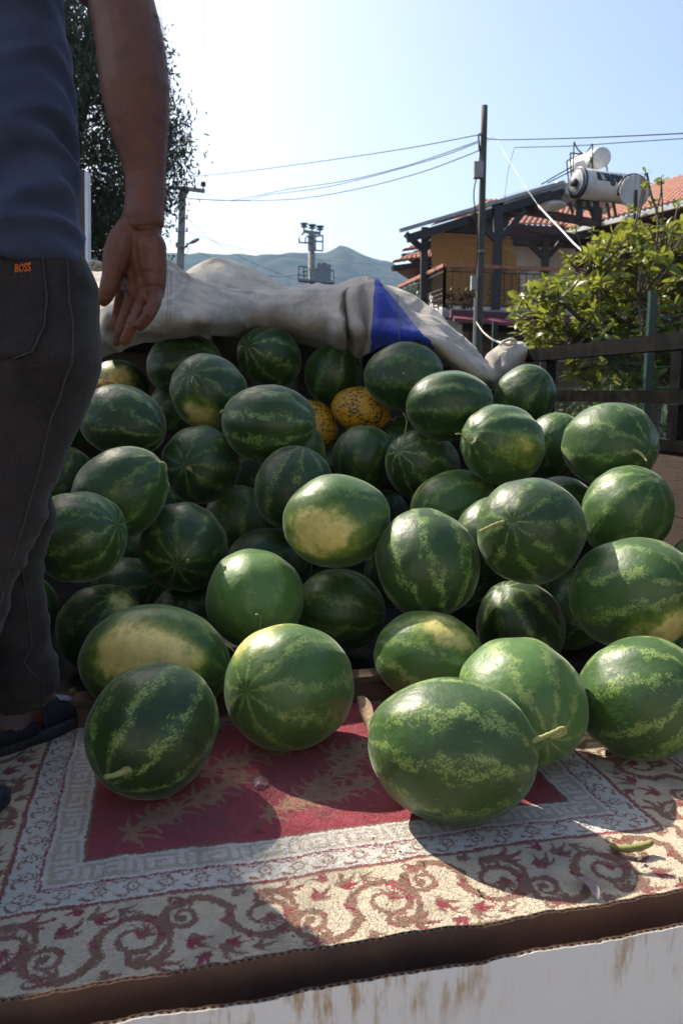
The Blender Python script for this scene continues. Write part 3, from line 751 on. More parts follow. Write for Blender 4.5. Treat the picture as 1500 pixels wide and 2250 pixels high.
def rind_mesh(el, sd, N=64, Mv=44, egg=0.0, yellow=False):
    rs = np.random.RandomState(sd)
    o = Vector(rs.rand(3) * 40)
    mb = MB(); rg = []
    lob = 9 + rs.randint(3); amp = .006 + .010 * rs.rand()
    for j in range(1, Mv):
        th = PI * j / Mv; row = []
        for k in range(N):
            a = 2 * PI * k / N
            d = Vector((math.sin(th) * math.cos(a), math.sin(th) * math.sin(a), -math.cos(th)))
            r = 1 + .044 * mnoise.noise(d * 1.3 + o) + .012 * mnoise.noise(d * 3 + o) + amp * math.cos(lob * a) * math.sin(th) ** 2
            p = d * r; zz = p.z
            p.x *= 1 + egg * zz; p.y *= 1 + egg * zz
            pz = zz * el
            dim = math.exp(-(math.sin(th) / .10) ** 2) * .035
            pz -= dim * (1 if zz > 0 else -1)
            row.append(Vector((p.x, p.y, pz)))
        rg.append(row)
    mb.rings(rg)
    return mb

melons = {}
def ell_hit(o, d, C, Mi):
    """first hit of a ray with an ellipsoid given by the inverse of its unit-sphere matrix"""
    o2 = Mi @ o; d2 = (Mi @ (o + d)) - o2
    a = d2.dot(d2); b = 2 * o2.dot(d2); c = o2.dot(o2) - 1
    q = b * b - 4 * a * c
    if q < 0: return o + d * (-b / (2 * a))
    return o + d * ((-b - math.sqrt(q)) / (2 * a))
EYE = Vector((0, 0, CAMZ))
for i, (nm, (X, Y, Z, b, el, ax, ay, az)) in enumerate(MEL.items()):
    yel = nm[0] == 'Y' and len(nm) == 2
    C = Vector((X, Y, Z + BED + .004))
    q = Vector((ax, ay, az)).normalized().to_track_quat('Z', 'Y')
    big = b > .115
    mb = rind_mesh(el, i + 3, 72 if big else 48, 48 if big else 32, random.uniform(-.06, .06), yel)
    o = obj('yellow_melon' if yel else 'watermelon', mb, M_yellow if yel else M_melon, smooth=True)
    spin = Matrix.Rotation(random.uniform(0, 2 * PI), 4, 'Z')
    o.matrix_world = Matrix.Translation(C) @ q.to_matrix().to_4x4() @ spin @ Matrix.Scale(b, 4)
    mw = o.matrix_world.copy()
    E = mw @ Matrix.Diagonal((1, 1, el, 1)); Ei = E.inverted()
    lk = LOOK.get(nm, (random.uniform(0, .2), .6, None, 0))
    o['seed'] = float((i * 7.31) % 50); o['lite'] = float(lk[0]); o['contrast'] = float(lk[1]); o['psize'] = float(lk[3] if lk[2] else -1.0)
    pd = (0.0, 0.0, -1.0)
    if lk[2]:
        h = ell_hit(EYE, ray(*lk[2]), C, Ei); d = mw.inverted() @ h; d.z *= .62; pd = tuple(d.normalized())
    o['star'] = .10 if nm in ('K', 'Y', 'AC', 'AD', 'Q', 'P', 'L', 'C', 'S') else .62
    o['patch'] = [float(x) for x in pd]
    tag(o, LABEL[nm], 'melon' if yel else 'watermelon', 'yellow melons in the pile' if yel else 'watermelons heaped on the truck')
    melons[nm] = o
    if nm in STEM:
        path, rad, lift = STEM[nm]
        h0 = ell_hit(EYE, ray(*path[0]), C, Ei)
        pts = [h0 + (C - h0).normalized() * .006]
        for k, (px, py) in enumerate(path[1:]):
            w = (k + 1) / (len(path) - 1)
            base = at(px, py, h0.y - lift * w)
            pts.append(base)
        P = catmull(pts, 6)
        rr_ = np.interp(np.linspace(0, 1, len(P)), np.linspace(0, 1, len(rad)), rad) * .001 * .78
        sm = MB().tube(P, [r * (1 + .12 * math.sin(k * 1.7)) for k, r in enumerate(rr_)], 8)
        mi = mw.inverted()
        loc = MB(); loc.v = [tuple(mi @ Vector(v)) for v in sm.v]; loc.f = sm.f
        s_ = obj('stem', loc, M_stem, None, True); s_.parent = o
# ------------------------------------------------------------------ tarpaulin over the load
def cloth(name, base, dirt, rough, fine, sheen=.15):
    t = NT(name); p = t.pos()
    f = t.ramp(t.noise(p, 5, 6, .7), .38, .72)
    c = t.mix(f, base, dirt)
    c = t.mix(t.ramp(t.noise(p, 55, 4, .7), .62, .72, 0, .5), c, tuple(x * .5 for x in dirt))
    c = t.mix(t.math('MULTIPLY', t.ramp(t.noise(t.vmath('MULTIPLY', p, (3.2, 3.2, 1)), 2.6, 5, .65), .46, .72), .42), c, tuple(x * .55 for x in dirt))
    t.l(c, t.b.inputs['Base Color']); t.b.inputs['Roughness'].default_value = rough
    t.b.inputs['Specular IOR Level'].default_value = .25; t.b.inputs['Sheen Weight'].default_value = sheen
    t.bump(t.math('ADD', t.math('ADD', t.noise(p, 9, 5, .62, .8), t.math('MULTIPLY', t.noise(p, 34, 3, .6, 1.0), .25)), t.math('MULTIPLY', t.noise(p, fine, 2), .05)), .35, .025)
    return t
M_tarp = cloth('grey_canvas', (.39, .355, .305), (.24, .212, .175), .75, 350).m
M_blue = cloth('blue_canvas', (.012, .035, .30), (.010, .022, .20), .55, 350).m
M_seam = simple('tarp_stitching', (.16, .15, .14), (.10, .09, .09), 40, .9)

TC = [  # hem, low, middle, ridge, hidden valley, second fold, its back, far fold : (pixel x, pixel y, metres ahead)
 [(110, 805, 2.98), (108, 750, 2.92), (112, 705, 2.98), (118, 650, 3.10), (120, 660, 3.25), (124, 612, 3.45), (125, 625, 3.6), (126, 600, 3.9)],
 [(170, 800, 2.98), (168, 752, 2.90), (172, 705, 2.97), (178, 660, 3.10), (180, 675, 3.22), (184, 612, 3.45), (185, 625, 3.6), (186, 597, 3.9)],
 [(210, 792, 2.99), (212, 760, 2.90), (216, 716, 2.90), (222, 684, 3.02), (226, 676, 3.08), (232, 630, 3.32), (234, 640, 3.5), (236, 600, 3.9)],
 [(240, 780, 3.00), (240, 748, 2.92), (242, 700, 2.84), (246, 688, 2.86), (250, 672, 3.06), (256, 616, 3.22), (262, 640, 3.45), (266, 600, 3.9)],
 [(270, 768, 3.00), (268, 735, 2.93), (266, 700, 2.87), (270, 690, 2.90), (274, 664, 3.04), (282, 604, 3.20), (288, 640, 3.4), (290, 600, 3.8)],
 [(305, 757, 3.00), (304, 720, 2.92), (302, 694, 2.98), (304, 670, 3.03), (310, 640, 3.08), (320, 594, 3.20), (326, 630, 3.4), (330, 592, 3.8)],
 [(350, 746, 3.02), (352, 706, 2.92), (352, 665, 2.97), (354, 628, 3.06), (356, 600, 3.12), (358, 580, 3.18), (362, 620, 3.4), (370, 596, 3.8)],
 [(375, 742, 3.02), (378, 700, 2.92), (378, 658, 2.99), (378, 616, 3.09), (377, 594, 3.15), (376, 578, 3.20), (384, 625, 3.42), (392, 602, 3.7)],
 [(405, 738, 3.04), (404, 702, 2.92), (404, 664, 3.01), (404, 634, 3.10), (405, 618, 3.14), (406, 606, 3.19), (414, 622, 3.45), (408, 600, 3.65)],
 [(432, 736, 3.05), (432, 704, 2.93), (432, 672, 3.02), (432, 646, 3.10), (433, 632, 3.14), (434, 620, 3.19), (436, 640, 3.4), (430, 586, 3.7)],
 [(463, 736, 3.07), (462, 706, 2.94), (462, 678, 3.02), (462, 656, 3.10), (462, 642, 3.14), (464, 630, 3.20), (470, 640, 3.4), (462, 573, 3.75)],
 [(510, 737, 3.30), (510, 708, 3.12), (510, 682, 3.10), (510, 662, 3.15), (510, 650, 3.20), (510, 641, 3.26), (514, 650, 3.45), (504, 573, 3.8)],
 [(551, 738, 3.46), (551, 708, 3.24), (551, 684, 3.20), (551, 666, 3.24), (551, 655, 3.28), (551, 646, 3.33), (552, 655, 3.5), (548, 588, 3.8)],
 [(600, 741, 3.48), (600, 716, 3.26), (600, 690, 3.20), (600, 664, 3.26), (600, 652, 3.30), (600, 644, 3.36), (600, 652, 3.5), (590, 612, 3.8)],
 [(640, 748, 3.48), (640, 722, 3.26), (640, 694, 3.20), (640, 662, 3.26), (640, 650, 3.30), (640, 642, 3.36), (640, 650, 3.5), (636, 634, 3.8)],
 [(690, 759, 3.46), (690, 727, 3.24), (690, 695, 3.18), (690, 660, 3.24), (690, 647, 3.28), (690, 639, 3.34), (690, 648, 3.5), (690, 628, 3.9)],
 [(724, 769, 3.42), (720, 732, 3.20), (720, 697, 3.16), (720, 660, 3.22), (722, 646, 3.25), (724, 637, 3.30), (728, 650, 3.45), (730, 627, 3.9)],
 [(744, 775, 3.36), (740, 738, 3.12), (738, 702, 3.12), (738, 662, 3.18), (740, 648, 3.20), (744, 640, 3.24), (746, 645, 3.4), (752, 620, 3.7)],
 [(756, 778, 3.36), (752, 735, 3.10), (748, 695, 3.11), (746, 655, 3.17), (750, 644, 3.20), (756, 637, 3.24), (764, 640, 3.4), (772, 615, 3.6)],
 [(766, 780, 3.38), (764, 737, 3.24), (762, 697, 3.22), (760, 655, 3.24), (764, 640, 3.24), (770, 632, 3.26), (778, 636, 3.4), (786, 611, 3.55)],
 [(786, 781, 3.28), (783, 737, 3.10), (780, 697, 3.10), (778, 655, 3.14), (782, 638, 3.17), (786, 628, 3.22), (794, 634, 3.4), (798, 610, 3.5)],
 [(802, 780, 3.24), (800, 735, 3.14), (798, 695, 3.15), (796, 650, 3.17), (800, 632, 3.18), (804, 620, 3.22), (808, 624, 3.35), (810, 612, 3.45)],
 [(818, 772, 3.14), (820, 728, 3.05), (822, 690, 3.07), (823, 655, 3.11), (824, 634, 3.15), (824, 618, 3.20), (830, 626, 3.4), (836, 624, 3.7)],
 [(850, 756, 3.04), (848, 728, 3.00), (846, 694, 3.05), (844, 664, 3.10), (845, 646, 3.14), (846, 632, 3.20), (856, 640, 3.4), (865, 632, 3.7)],
 [(890, 752, 3.00), (886, 733, 2.97), (880, 712, 3.03), (874, 690, 3.09), (874, 672, 3.15), (876, 656, 3.22), (884, 668, 3.4), (890, 642, 3.6)],
 [(930, 749, 2.98), (924, 738, 2.96), (914, 723, 3.02), (906, 708, 3.09), (904, 696, 3.16), (905, 686, 3.24), (914, 696, 3.4), (916, 658, 3.6)],
 [(966, 776, 3.04), (964, 758, 2.98), (962, 742, 3.03), (958, 726, 3.12), (958, 714, 3.18), (962, 706, 3.24), (970, 716, 3.4), (960, 690, 3.6)],
 [(1006, 812, 3.12), (1006, 792, 3.04), (1006, 772, 3.08), (1004, 752, 3.16), (1006, 740, 3.20), (1010, 734, 3.26), (1016, 744, 3.4), (1000, 730, 3.6)],
 [(1040, 836, 3.18), (1042, 817, 3.10), (1042, 800, 3.12), (1038, 784, 3.20), (1038, 772, 3.24), (1040, 766, 3.30), (1046, 776, 3.4), (1040, 776, 3.6)],
 [(1072, 848, 3.24), (1078, 836, 3.14), (1078, 822, 3.16), (1072, 808, 3.22), (1066, 798, 3.27), (1062, 792, 3.32), (1064, 800, 3.4), (1065, 800, 3.6)],
 [(1088, 842, 3.28), (1094, 826, 3.24), (1092, 812, 3.27), (1086, 798, 3.28), (1080, 786, 3.31), (1074, 780, 3.35), (1074, 790, 3.42), (1076, 795, 3.6)],
 [(1106, 828, 3.32), (1108, 812, 3.26), (1106, 798, 3.28), (1100, 782, 3.33), (1094, 774, 3.36), (1088, 770, 3.40), (1088, 780, 3.45), (1090, 790, 3.6)],
 [(1128, 812, 3.38), (1126, 798, 3.35), (1124, 786, 3.35), (1116, 772, 3.38), (1108, 766, 3.40), (1104, 763, 3.42), (1104, 775, 3.5), (1106, 785, 3.6)],
 [(1158, 790, 3.46), (1160, 779, 3.42), (1158, 770, 3.40), (1152, 763, 3.42), (1146, 759, 3.43), (1140, 757, 3.45), (1138, 765, 3.5), (1135, 780, 3.6)]]
FOLDS = [([(378, 606), (420, 645), (463, 672), (536, 706), (604, 722)], .016, .020), ([(370, 625), (410, 690), (450, 728)], -.010, .014), ([(470, 640), (540, 668), (640, 690), (700, 740)], .012, .018), ([(480, 655), (560, 690), (640, 725)], -.010, .015),
 ([(744, 655), (757, 700), (776, 762)], -.016, .008), ([(765, 645), (775, 696), (796, 738), (806, 770)], .014, .008), ([(800, 640), (806, 690), (812, 750)], -.010, .008), ([(235, 640), (262, 690), (330, 720), (400, 730)], .012, .014), ([(215, 720), (280, 742), (350, 738)], -.010, .012),
 ([(838, 650), (858, 690), (900, 735)], .010, .008), ([(850, 700), (880, 708), (915, 742)], -.008, .008), ([(940, 705), (990, 760), (1050, 830)], .012, .010), ([(985, 735), (1040, 800), (1075, 840)], -.010, .010), ([(1085, 800), (1110, 780), (1145, 762)], .012, .008)]
FR_ = [(np.array([tuple(ray(a[0] + (b[0] - a[0]) * k / 24, a[1] + (b[1] - a[1]) * k / 24)) for a, b in zip(c[:-1], c[1:]) for k in range(25)]), am, w) for c, am, w in FOLDS]
def fold_line(p, nr):            # sharp-edged folds pulled into the cloth, towards the tailgate side
    if p.y > 3.6: return 0.0
    d = np.array((p - EYE).normalized()); v = 0.0
    for P_, am, w in FR_:
        q = math.sqrt(float(((P_ - d) ** 2).sum(1).min()))
        if q < w * 4: v += am * math.exp(-q / w)
    return v if nr.y < 0 else -v
def surf(cols, mr, mc, amp=0.0, seed=0):
    rows = [catmull([at(*p) for p in c], mr) for c in cols]          # along each column
    n = len(rows[0]); G = []
    for k in range(n): G.append(catmull([r[k] for r in rows], mc))
    H = [[None] * len(G[0]) for _ in G]
    for i in range(len(G)):
        for j in range(len(G[0])):
            a = G[min(i + 1, len(G) - 1)][j] - G[max(i - 1, 0)][j]; b = G[i][min(j + 1, len(G[0]) - 1)] - G[i][max(j - 1, 0)]
            nr = b.cross(a)
            if nr.length > 1e-9: nr.normalize()
            p = G[i][j]
            q1 = p.x * 3.1 + p.z * 6.5 + 1.2 * mnoise.noise(Vector((p.x * 3, p.y * 3, p.z * 3 + seed)))
            q2 = p.x * 6.2 - p.z * 3.4 + 1.0 * mnoise.noise(Vector((p.x * 4 + 9, p.y * 3, p.z * 4)))
            cr1 = 1 - min(1, 3.0 * abs(mnoise.noise(Vector((q1, q2 * .35, seed)))))
            cr2 = 1 - min(1, 3.2 * abs(mnoise.noise(Vector((q2 * 1.3 + 5, q1 * .3, seed + 3)))))
            h = amp * (1.5 * mnoise.noise(Vector((p.x * 4 + seed, p.y * 3, p.z * 5))) + 1.3 * cr1 * cr1 + 1.0 * cr2 * cr2 + .35 * mnoise.noise(Vector((p.x * 22, p.y * 18, p.z * 22 + seed))))
            H[i][j] = p + nr * (h + fold_line(p, nr))
    return H
def backdrop_close(G):        # carry the far edge down and back over the load
    last = G[-1]
    return G + [[p + Vector((0, .35, -.08)) for p in last], [p + Vector((0, .7, -.22)) for p in last], [p + Vector((0, .8, -.5)) for p in last]]
CI0, CI1 = 22, 25
TG = backdrop_close(surf(TC, 12, 10, .0055, 1))
tarp = obj('tarpaulin', MB().grid(TG), M_tarp, smooth=True)
s_ = tarp.modifiers.new('thick', 'SOLIDIFY'); s_.thickness = .006; s_.offset = 0
tag(tarp, 'dirty grey canvas tarp with a blue patch, draped in folds over the load', 'tarp')
# blue patch sewn on: same cloth surface, a little proud of it
a0, a1 = CI0 * 10, CI1 * 10 + 8; BG = []
for i in range(0, 62):
    row = []
    for j in range(a0, a1 + 1):
        p = TG[i][j]
        a = TG[min(i + 1, 80)][j] - TG[max(i - 1, 0)][j]; b = TG[i][j + 1] - TG[i][j - 1]
        nr = b.cross(a).normalized()
        if nr.y > 0: nr = -nr
        w = .006 + .006 * abs(mnoise.noise(Vector((p.x * 16, p.y * 10, p.z * 13))))
        row.append(p + nr * w)
    BG.append(row)
pm_ = MB().grid(BG); top_h = max(p.z for p in BG[-1]); keep_ = []
def cut_edge(p):              # the patch narrows to a point towards the ridge
    q = p - EYE; fy_ = q.y * CP - q.z * SP; return (750 + FPX * q.x / fy_) < 836 + max(0, (1125 - FPX * (q.z * CP + q.y * SP) / fy_) - 622) * .83
pm_.f = [f for f in pm_.f if cut_edge(Vector(pm_.v[f[1]]))]
bp = obj('patch', pm_, M_blue, tarp, True); bp['label'] = 'bright blue cloth patch'
sm = MB(); sm.tube([BG[i][18] + Vector((0, -.002, 0)) for i in range(62)], .0016, 5)
obj('seam', sm, M_seam, tarp)
for j in (66, 69):
    obj('seam', MB().tube([TG[i][j] + Vector((0, -.004, 0)) for i in range(56)], .0012, 5), M_seam, tarp)
# rope
M_rope = simple('hemp_rope', (.55, .50, .42), (.40, .36, .30), 60, .9, .6, 300, bdist=.002)
def rope(pts, r, label, twist=True):
    P = catmull(pts, 8)
    o = obj('rope', MB().tube(P, [r * (1 + .12 * math.sin(i * 2.2)) for i in range(len(P))], 7), M_rope, smooth=True)
    return tag(o, label, 'rope', None)
rope([at(168, 632, 2.9), at(176, 606, 2.9), at(190, 582, 2.92), at(206, 576, 2.95), at(222, 582, 3.0), at(236, 580, 3.0), at(226, 590, 2.98), at(208, 590, 2.96), at(216, 578, 2.95), at(232, 588, 2.98), at(246, 584, 3.05), at(250, 600, 3.1)], .009, 'pale rope looped on the tarp beside the trouser waist')
rope([at(1046, 708, 9.6), at(1058, 726, 7), at(1078, 744, 5), at(1100, 753, 3.9), at(1118, 753, 3.45), at(1130, 748, 3.40), at(1120, 745, 3.40), at(1106, 752, 3.38), at(1116, 758, 3.37), at(1132, 753, 3.38), at(1126, 746, 3.38), at(1108, 749, 3.38), at(1098, 758, 3.36)], .006, 'thin rope tied at the right corner of the tarp and led to the wooden pole')
# cloth strip knot hanging at the rail
# ------------------------------------------------------------------ white cardboard box in the foreground
t = NT('white_printed_cardboard'); p = t.pos()
_s = t.noise(t.vmath('MULTIPLY', p, (26, 26, 5)), 2.2, 5, .7)
_sp = t.n('ShaderNodeSeparateXYZ'); t.l(p, _sp.inputs[0])
_m = t.math('MULTIPLY', t.math('MULTIPLY', t.ramp(_s, .46, .66), t.ramp(t.noise(p, 5, 3), .36, .60)), t.ramp(t.math('ADD', _sp.outputs[2], t.math('MULTIPLY', t.noise(p, 14, 3), .05)), 1.09, 1.15))
t.l(t.mix(_m, t.mix(t.noise(p, 6, 3), (.80, .77, .74), (.72, .70, .70)), (.42, .28, .14)), t.b.inputs['Base Color']); t.b.inputs['Roughness'].default_value = .6
M_cwhite = t.m
M_cbrown = simple('brown_cardboard', (.13, .072, .045), (.095, .052, .034), 9, .9, .15, 120)
M_cedge = simple('torn_cardboard_paper', (.50, .42, .34), (.30, .23, .17), 90, .95)
carton = thing('cardboard_box', tp(0.1, .76, -.01), 'white printed cardboard box with a torn corrugated rim, nearest thing at the bottom', 'box')
def sheet(t0, h_top, m_near, m_far, u0=-.75, u1=1.0, h0=-.008):
    n = 700; us = np.linspace(u0, u1, n)
    top = [h_top + .004 * mnoise.noise(Vector((u * 9, t0 * 50, 0))) + .0022 * mnoise.noise(Vector((u * 45, t0 * 50, 2))) + .0012 * mnoise.noise(Vector((u * 160, t0 * 30, 2))) - .010 * max(0, mnoise.noise(Vector((u * 6, t0 * 90, 7))) - .25) for u in us]
    def liner(dt, drop, th):
        A = [tp(u, t0 + dt, h0) for u in us]; B = [tp(u, t0 + dt, h - drop * (1 + mnoise.noise(Vector((u * 90, dt * 1000, 1))))) for u, h in zip(us, top)]
        A2 = [p + ET * th for p in A]; B2 = [p + ET * th for p in B]
        return MB().grid([A, B, B2, A2])
    near = liner(0, .0007, .0006); far = liner(.0052, .0008, .0006)
    fl = [(t0 + .003 + .0022 * math.sin(u * 2 * PI / .0085)) for u in us]
    n2 = 1600; us2 = np.linspace(u0, u1, n2)
    A = []; B = []
    for u in us2:
        q = t0 + .003 + .0021 * math.sin(u * 2 * PI / .0088); h = float(np.interp(u, us, top)) - .0012
        A.append(tp(u, q, h - .03)); B.append(tp(u, q, h))
    return near, far, MB().grid([A, B])
for t0, ht, mn, nm in ((.728, .146, M_cwhite, 'front_wall'), (.784, .149, M_cbrown, 'back_wall')):
    near, far, flu = sheet(t0, ht, mn, M_cbrown)
    w_ = obj(nm, near, mn, carton); obj('inner_liner', far, M_cbrown, w_); tag(obj('flute', flu, M_cedge, w_), kind='stuff')
obj('base', MB().box(tp(.125, .758, -.007), (1.74, .056, .004), EU, ET), M_cbrown, carton)
for u in (-.752, 1.002): obj('end_wall', MB().box(tp(u, .758, .07), (.004, .058, .14), EU, ET), M_cbrown, carton)

# ------------------------------------------------------------------ bits lying on the carpet
M_dry = simple('dry_leaf', (.30, .21, .13), (.18, .12, .08), 40, .85, .4, 120, bdist=.002)
M_greenbit = simple('green_stalk', (.20, .24, .05), (.26, .22, .08), 40, .7, .4, 150, bdist=.002)
M_greyleaf = simple('withered_leaf', (.30, .25, .26), (.22, .18, .18), 40, .8)
M_bit = simple('leaf_crumb', (.12, .13, .07), (.09, .08, .05), 60, .9)
def floor_at(px, py, h=.008):
    d = ray(px, py); s = (BED + h - CAMZ) / d.z
    return Vector((0, 0, CAMZ)) + d * s
def leafmesh(P, w, curl=.3):
    P = catmull(P, 6); G = []
    for i, p in enumerate(P):
        q = i / (len(P) - 1); ww = w * math.sin(PI * min(max(q, .02), .985)) ** .7
        d = (P[min(i + 1, len(P) - 1)] - P[max(i - 1, 0)]).normalized(); s = d.cross(Vector((0, 0, 1))).normalized()
        G.append([p - s * ww + Vector((0, 0, ww * curl)), p - s * ww * .5 + Vector((0, 0, ww * curl * .2)), p, p + s * ww * .5 + Vector((0, 0, ww * curl * .2)), p + s * ww + Vector((0, 0, ww * curl))])
    return MB().grid(G)
P = [floor_at(812, 1612), floor_at(806, 1590) + Vector((0, 0, .012)), floor_at(798, 1570) + Vector((0, 0, .022)), floor_at(788, 1556) + Vector((0, 0, .03))]
o = obj('dry_leaf', leafmesh(P, .016, .8), M_dry, smooth=True); tag(o, 'curled brown dry leaf standing on the carpet left of the largest watermelon', 'leaf')
P = [floor_at(1262, 1928, .012), floor_at(1285, 1940, .022), floor_at(1304, 1958, .018), floor_at(1312, 1978, .010)]
o = obj('withered_leaf', leafmesh(P, .009, .7), M_greyleaf, smooth=True); tag(o, 'slim grey violet withered leaf on the carpet near the box', 'leaf')
P = catmull([floor_at(1347, 1860, .014), floor_at(1372, 1865, .016), floor_at(1400, 1862, .017), floor_at(1418, 1857, .018), floor_at(1428, 1852, .022)], 6)
o = obj('melon_stalk', MB().capsule(P, [.0065 * (1 - .3 * abs(i / len(P) - .35)) for i in range(len(P))], 8), M_greenbit, smooth=True); tag(o, 'short green cut stalk lying in the sun at the right of the carpet', 'stalk')
P = catmull([floor_at(1244, 2012, .012), floor_at(1252, 2016, .012), floor_at(1275, 2012, .014), floor_at(1300, 2008, .012), floor_at(1336, 2012, .011)], 5)
o = obj('straw', MB().tube(P, .0014, 5), M_greenbit); tag(o, 'thin pale straw on the carpet edge by the box rim', 'straw')
t = NT('clear_plastic'); t.b.inputs['Base Color'].default_value = (.8, .8, .85, 1); t.b.inputs['Roughness'].default_value = .15; t.b.inputs['Transmission Weight'].default_value = .9; t.b.inputs['IOR'].default_value = 1.08
pl = [floor_at(556, 1710, .011), floor_at(592, 1713, .010), floor_at(584, 1728, .009), floor_at(560, 1729, .011)]
o = obj('plastic_scrap', MB().grid([catmull([pl[0], (pl[0] + pl[1]) / 2 + Vector((0, 0, .006)), pl[1]], 4), catmull([(pl[0] + pl[3]) / 2 + Vector((0, 0, .004)), (pl[0] + pl[2]) / 2 + Vector((0, 0, .012)), (pl[1] + pl[2]) / 2], 4), catmull([pl[3], (pl[3] + pl[2]) / 2 + Vector((0, 0, .005)), pl[2]], 4)]), t.m, smooth=True)
tag(o, 'small scrap of clear plastic on the red field of the carpet', 'scrap')
rs_ = np.random.RandomState(9)
bits = [(570, 1818, 13), (765, 1645, 11), (772, 1645, 8), (1404, 1888, 10), (1497, 1935, 14), (1052, 2037, 16), (660, 1656, 5), (640, 1720, 5), (545, 1780, 6), (705, 1700, 4), (880, 1925, 5), (1052, 1962, 7), (880, 1874, 6), (1110, 1905, 5), (820, 1845, 6), (1215, 1890, 5), (930, 1900, 6), (1110, 1760, 5), (400, 2125, 7), (100, 2085, 6), (1050, 1958, 5), (560, 1735, 5), (600, 1700, 5), (480, 1700, 4), (1420, 1905, 8), (1320, 1995, 6), (645, 2060, 6), (850, 1990, 5)]
cb = MB()
for k, (px, py, s) in enumerate(bits):
    c = floor_at(px, py, .010); r = s / FPX * 1.25; a = rs_.rand() * 6.3
    d = Vector((math.cos(a), math.sin(a), 0)) * r; e = Vector((-math.sin(a), math.cos(a), 0)) * r * .45
    z = Vector((0, 0, 1))
    vs = [c - d, c - d * .3 + e + z * .004, c + d * .4 + e * .8, c + d + z * .005, c + d * .3 - e + z * .001, c - d * .4 - e * .9 + z * .003]
    cb.add(vs, [(0, 1, 2, 5), (5, 2, 3, 4)])
tag(obj('leaf_crumbs', cb, M_bit), 'scattered crumbs of dried leaves on the carpet', None, None, 'stuff')

# ------------------------------------------------------------------ poles and wires
M_wood = simple('weathered_pole_wood', (.105, .10, .082), (.065, .062, .05), 14, .9, .5, 30, stretch=(3, 3, .3))
M_conc = simple('pole_concrete', (.33, .31, .27), (.25, .24, .21), 5, .9, .2, 40)
M_galv = simple('galvanised_steel', (.30, .31, .32), (.2, .21, .22), 10, .5, metal=.3)
M_dark = simple('dark_insulator', (.03, .03, .035), (.05, .05, .05), 10, .4)
M_gbox = simple('grey_meter_box', (.36, .37, .36), (.28, .29, .28), 6, .6)
M_wire = simple('cable_black', (.02, .022, .028), (.03, .03, .035), 5, .95, spec=.05)
M_wirew = simple('cable_white', (.72, .72, .70), (.6, .6, .58), 5, .6)
M_pipe = simple('pvc_pipe', (.35, .35, .34), (.27, .27, .27), 10, .6)
YP = 15.0
pt = at(1064, 232, YP); pb = at(1049, 800, YP); dirp = (pb - pt); base = pt + dirp * (pt.z / -dirp.z)
wp_ = thing('wooden_pole', base, 'tall weathered wooden utility pole in front of the balcony', 'utility pole')
obj('shaft', MB().tube([base + (pt - base) * q for q in np.linspace(0, 1, 14)], [.085 - .030 * q for q in np.linspace(0, 1, 14)], 12), M_wood, wp_, True)
def meter(px, py, w, h): return MB().box(at(px, py, YP - .1), (w, .12, h))
b_ = obj('meter_box', meter(1050, 374, .17, .28), M_gbox, wp_); obj('box_lid', MB().box(at(1050, 374, YP - .172), (.14, .012, .24)), M_gbox, b_)
b_ = obj('meter_box', meter(1040, 622, .10, .26), M_gbox, wp_); obj('box_lid', MB().box(at(1040, 622, YP - .168), (.08, .012, .22)), M_gbox, b_)
obj('bracket', MB().tube([at(1050, 296, YP), at(1066, 294, YP)], .025, 6).tube([at(1050, 296, YP), at(1052, 330, YP)], .015, 6), M_galv, wp_)
obj('conduit', MB().tube([at(1043, 655, YP - .1), at(1042, 700, YP - .1), at(1040, 775, YP - .1), at(1036, 1000, YP - .1)], .02, 8), M_pipe, wp_)
obj('cable', MB().tube(catmull([at(1051, 300, YP - .1), at(1054, 340, YP - .12), at(1050, 360, YP - .14)], 4), .012, 6).tube(catmull([at(1046, 392, YP - .1), at(1040, 430, YP - .1), at(1048, 500, YP - .1), at(1048, 560, YP - .1), at(1043, 612, YP - .1)], 4), .012, 6), M_wire, wp_)
obj('clamp', MB().tube([at(1050, 552, YP - .08), at(1063, 552, YP - .08)], .02, 8), M_galv, wp_)

YL = 28.0
pt = at(402, 415, YL); pb = at(396, 600, YL); dirp = pb - pt; base = pt + dirp * (pt.z / -dirp.z)
cp_ = thing('concrete_pole', base, 'pale concrete utility pole with a crossarm and a small street lamp, left of the tarp', 'utility pole')
sh = MB(); ax = (pt - base)
obj('shaft', MB().hexa([base + Vector((x * .15, y * .15, 0)) for x, y in ((-1, -1), (1, -1), (1, 1), (-1, 1))] + [pt + Vector((x * .095, y * .095, 0)) for x, y in ((-1, -1), (1, -1), (1, 1), (-1, 1))]), M_conc, cp_)
obj('crossarm', MB().beam(at(385, 412, YL - .12), at(450, 420, YL - .12), .12, .12), M_conc, cp_)
ins = MB().rings([[at(447, 416, YL - .12) + Vector((r * math.cos(k * PI / 5), r * math.sin(k * PI / 5), z)) for k in range(10)] for r, z in ((.02, 0), (.02, .08), (.09, .10), (.10, .14), (.05, .15), (.09, .18), (.09, .22), (.04, .25))])
obj('insulator', ins, M_dark, cp_)
for y in (480, 508, 542):
    rk = MB().beam(at(386, y, YL - .15), at(412, y, YL - .15), .03, .03)
    for x in (388, 411): rk.tube([at(x, y + 2, YL - .15), at(x, y - 8, YL - .15)], .035, 6)
    obj('rack', rk, M_galv, cp_)
lm = obj('lamp_arm', MB().tube(catmull([at(403, 548, YL - .15), at(412, 538, YL - .3), at(420, 532, YL - .4)], 4), .03, 6), M_galv, cp_)
obj('lamp_head', MB().rings([[at(418 + q * 20, 534 - q * 9, YL - .4 - q * .1) + Vector((0, math.cos(k * PI / 4) * .12 * w, math.sin(k * PI / 4) * .07 * w)) for k in range(8)] for q, w in ((0, .5), (.2, .9), (.7, 1), (1, .5))]), M_gbox, lm)
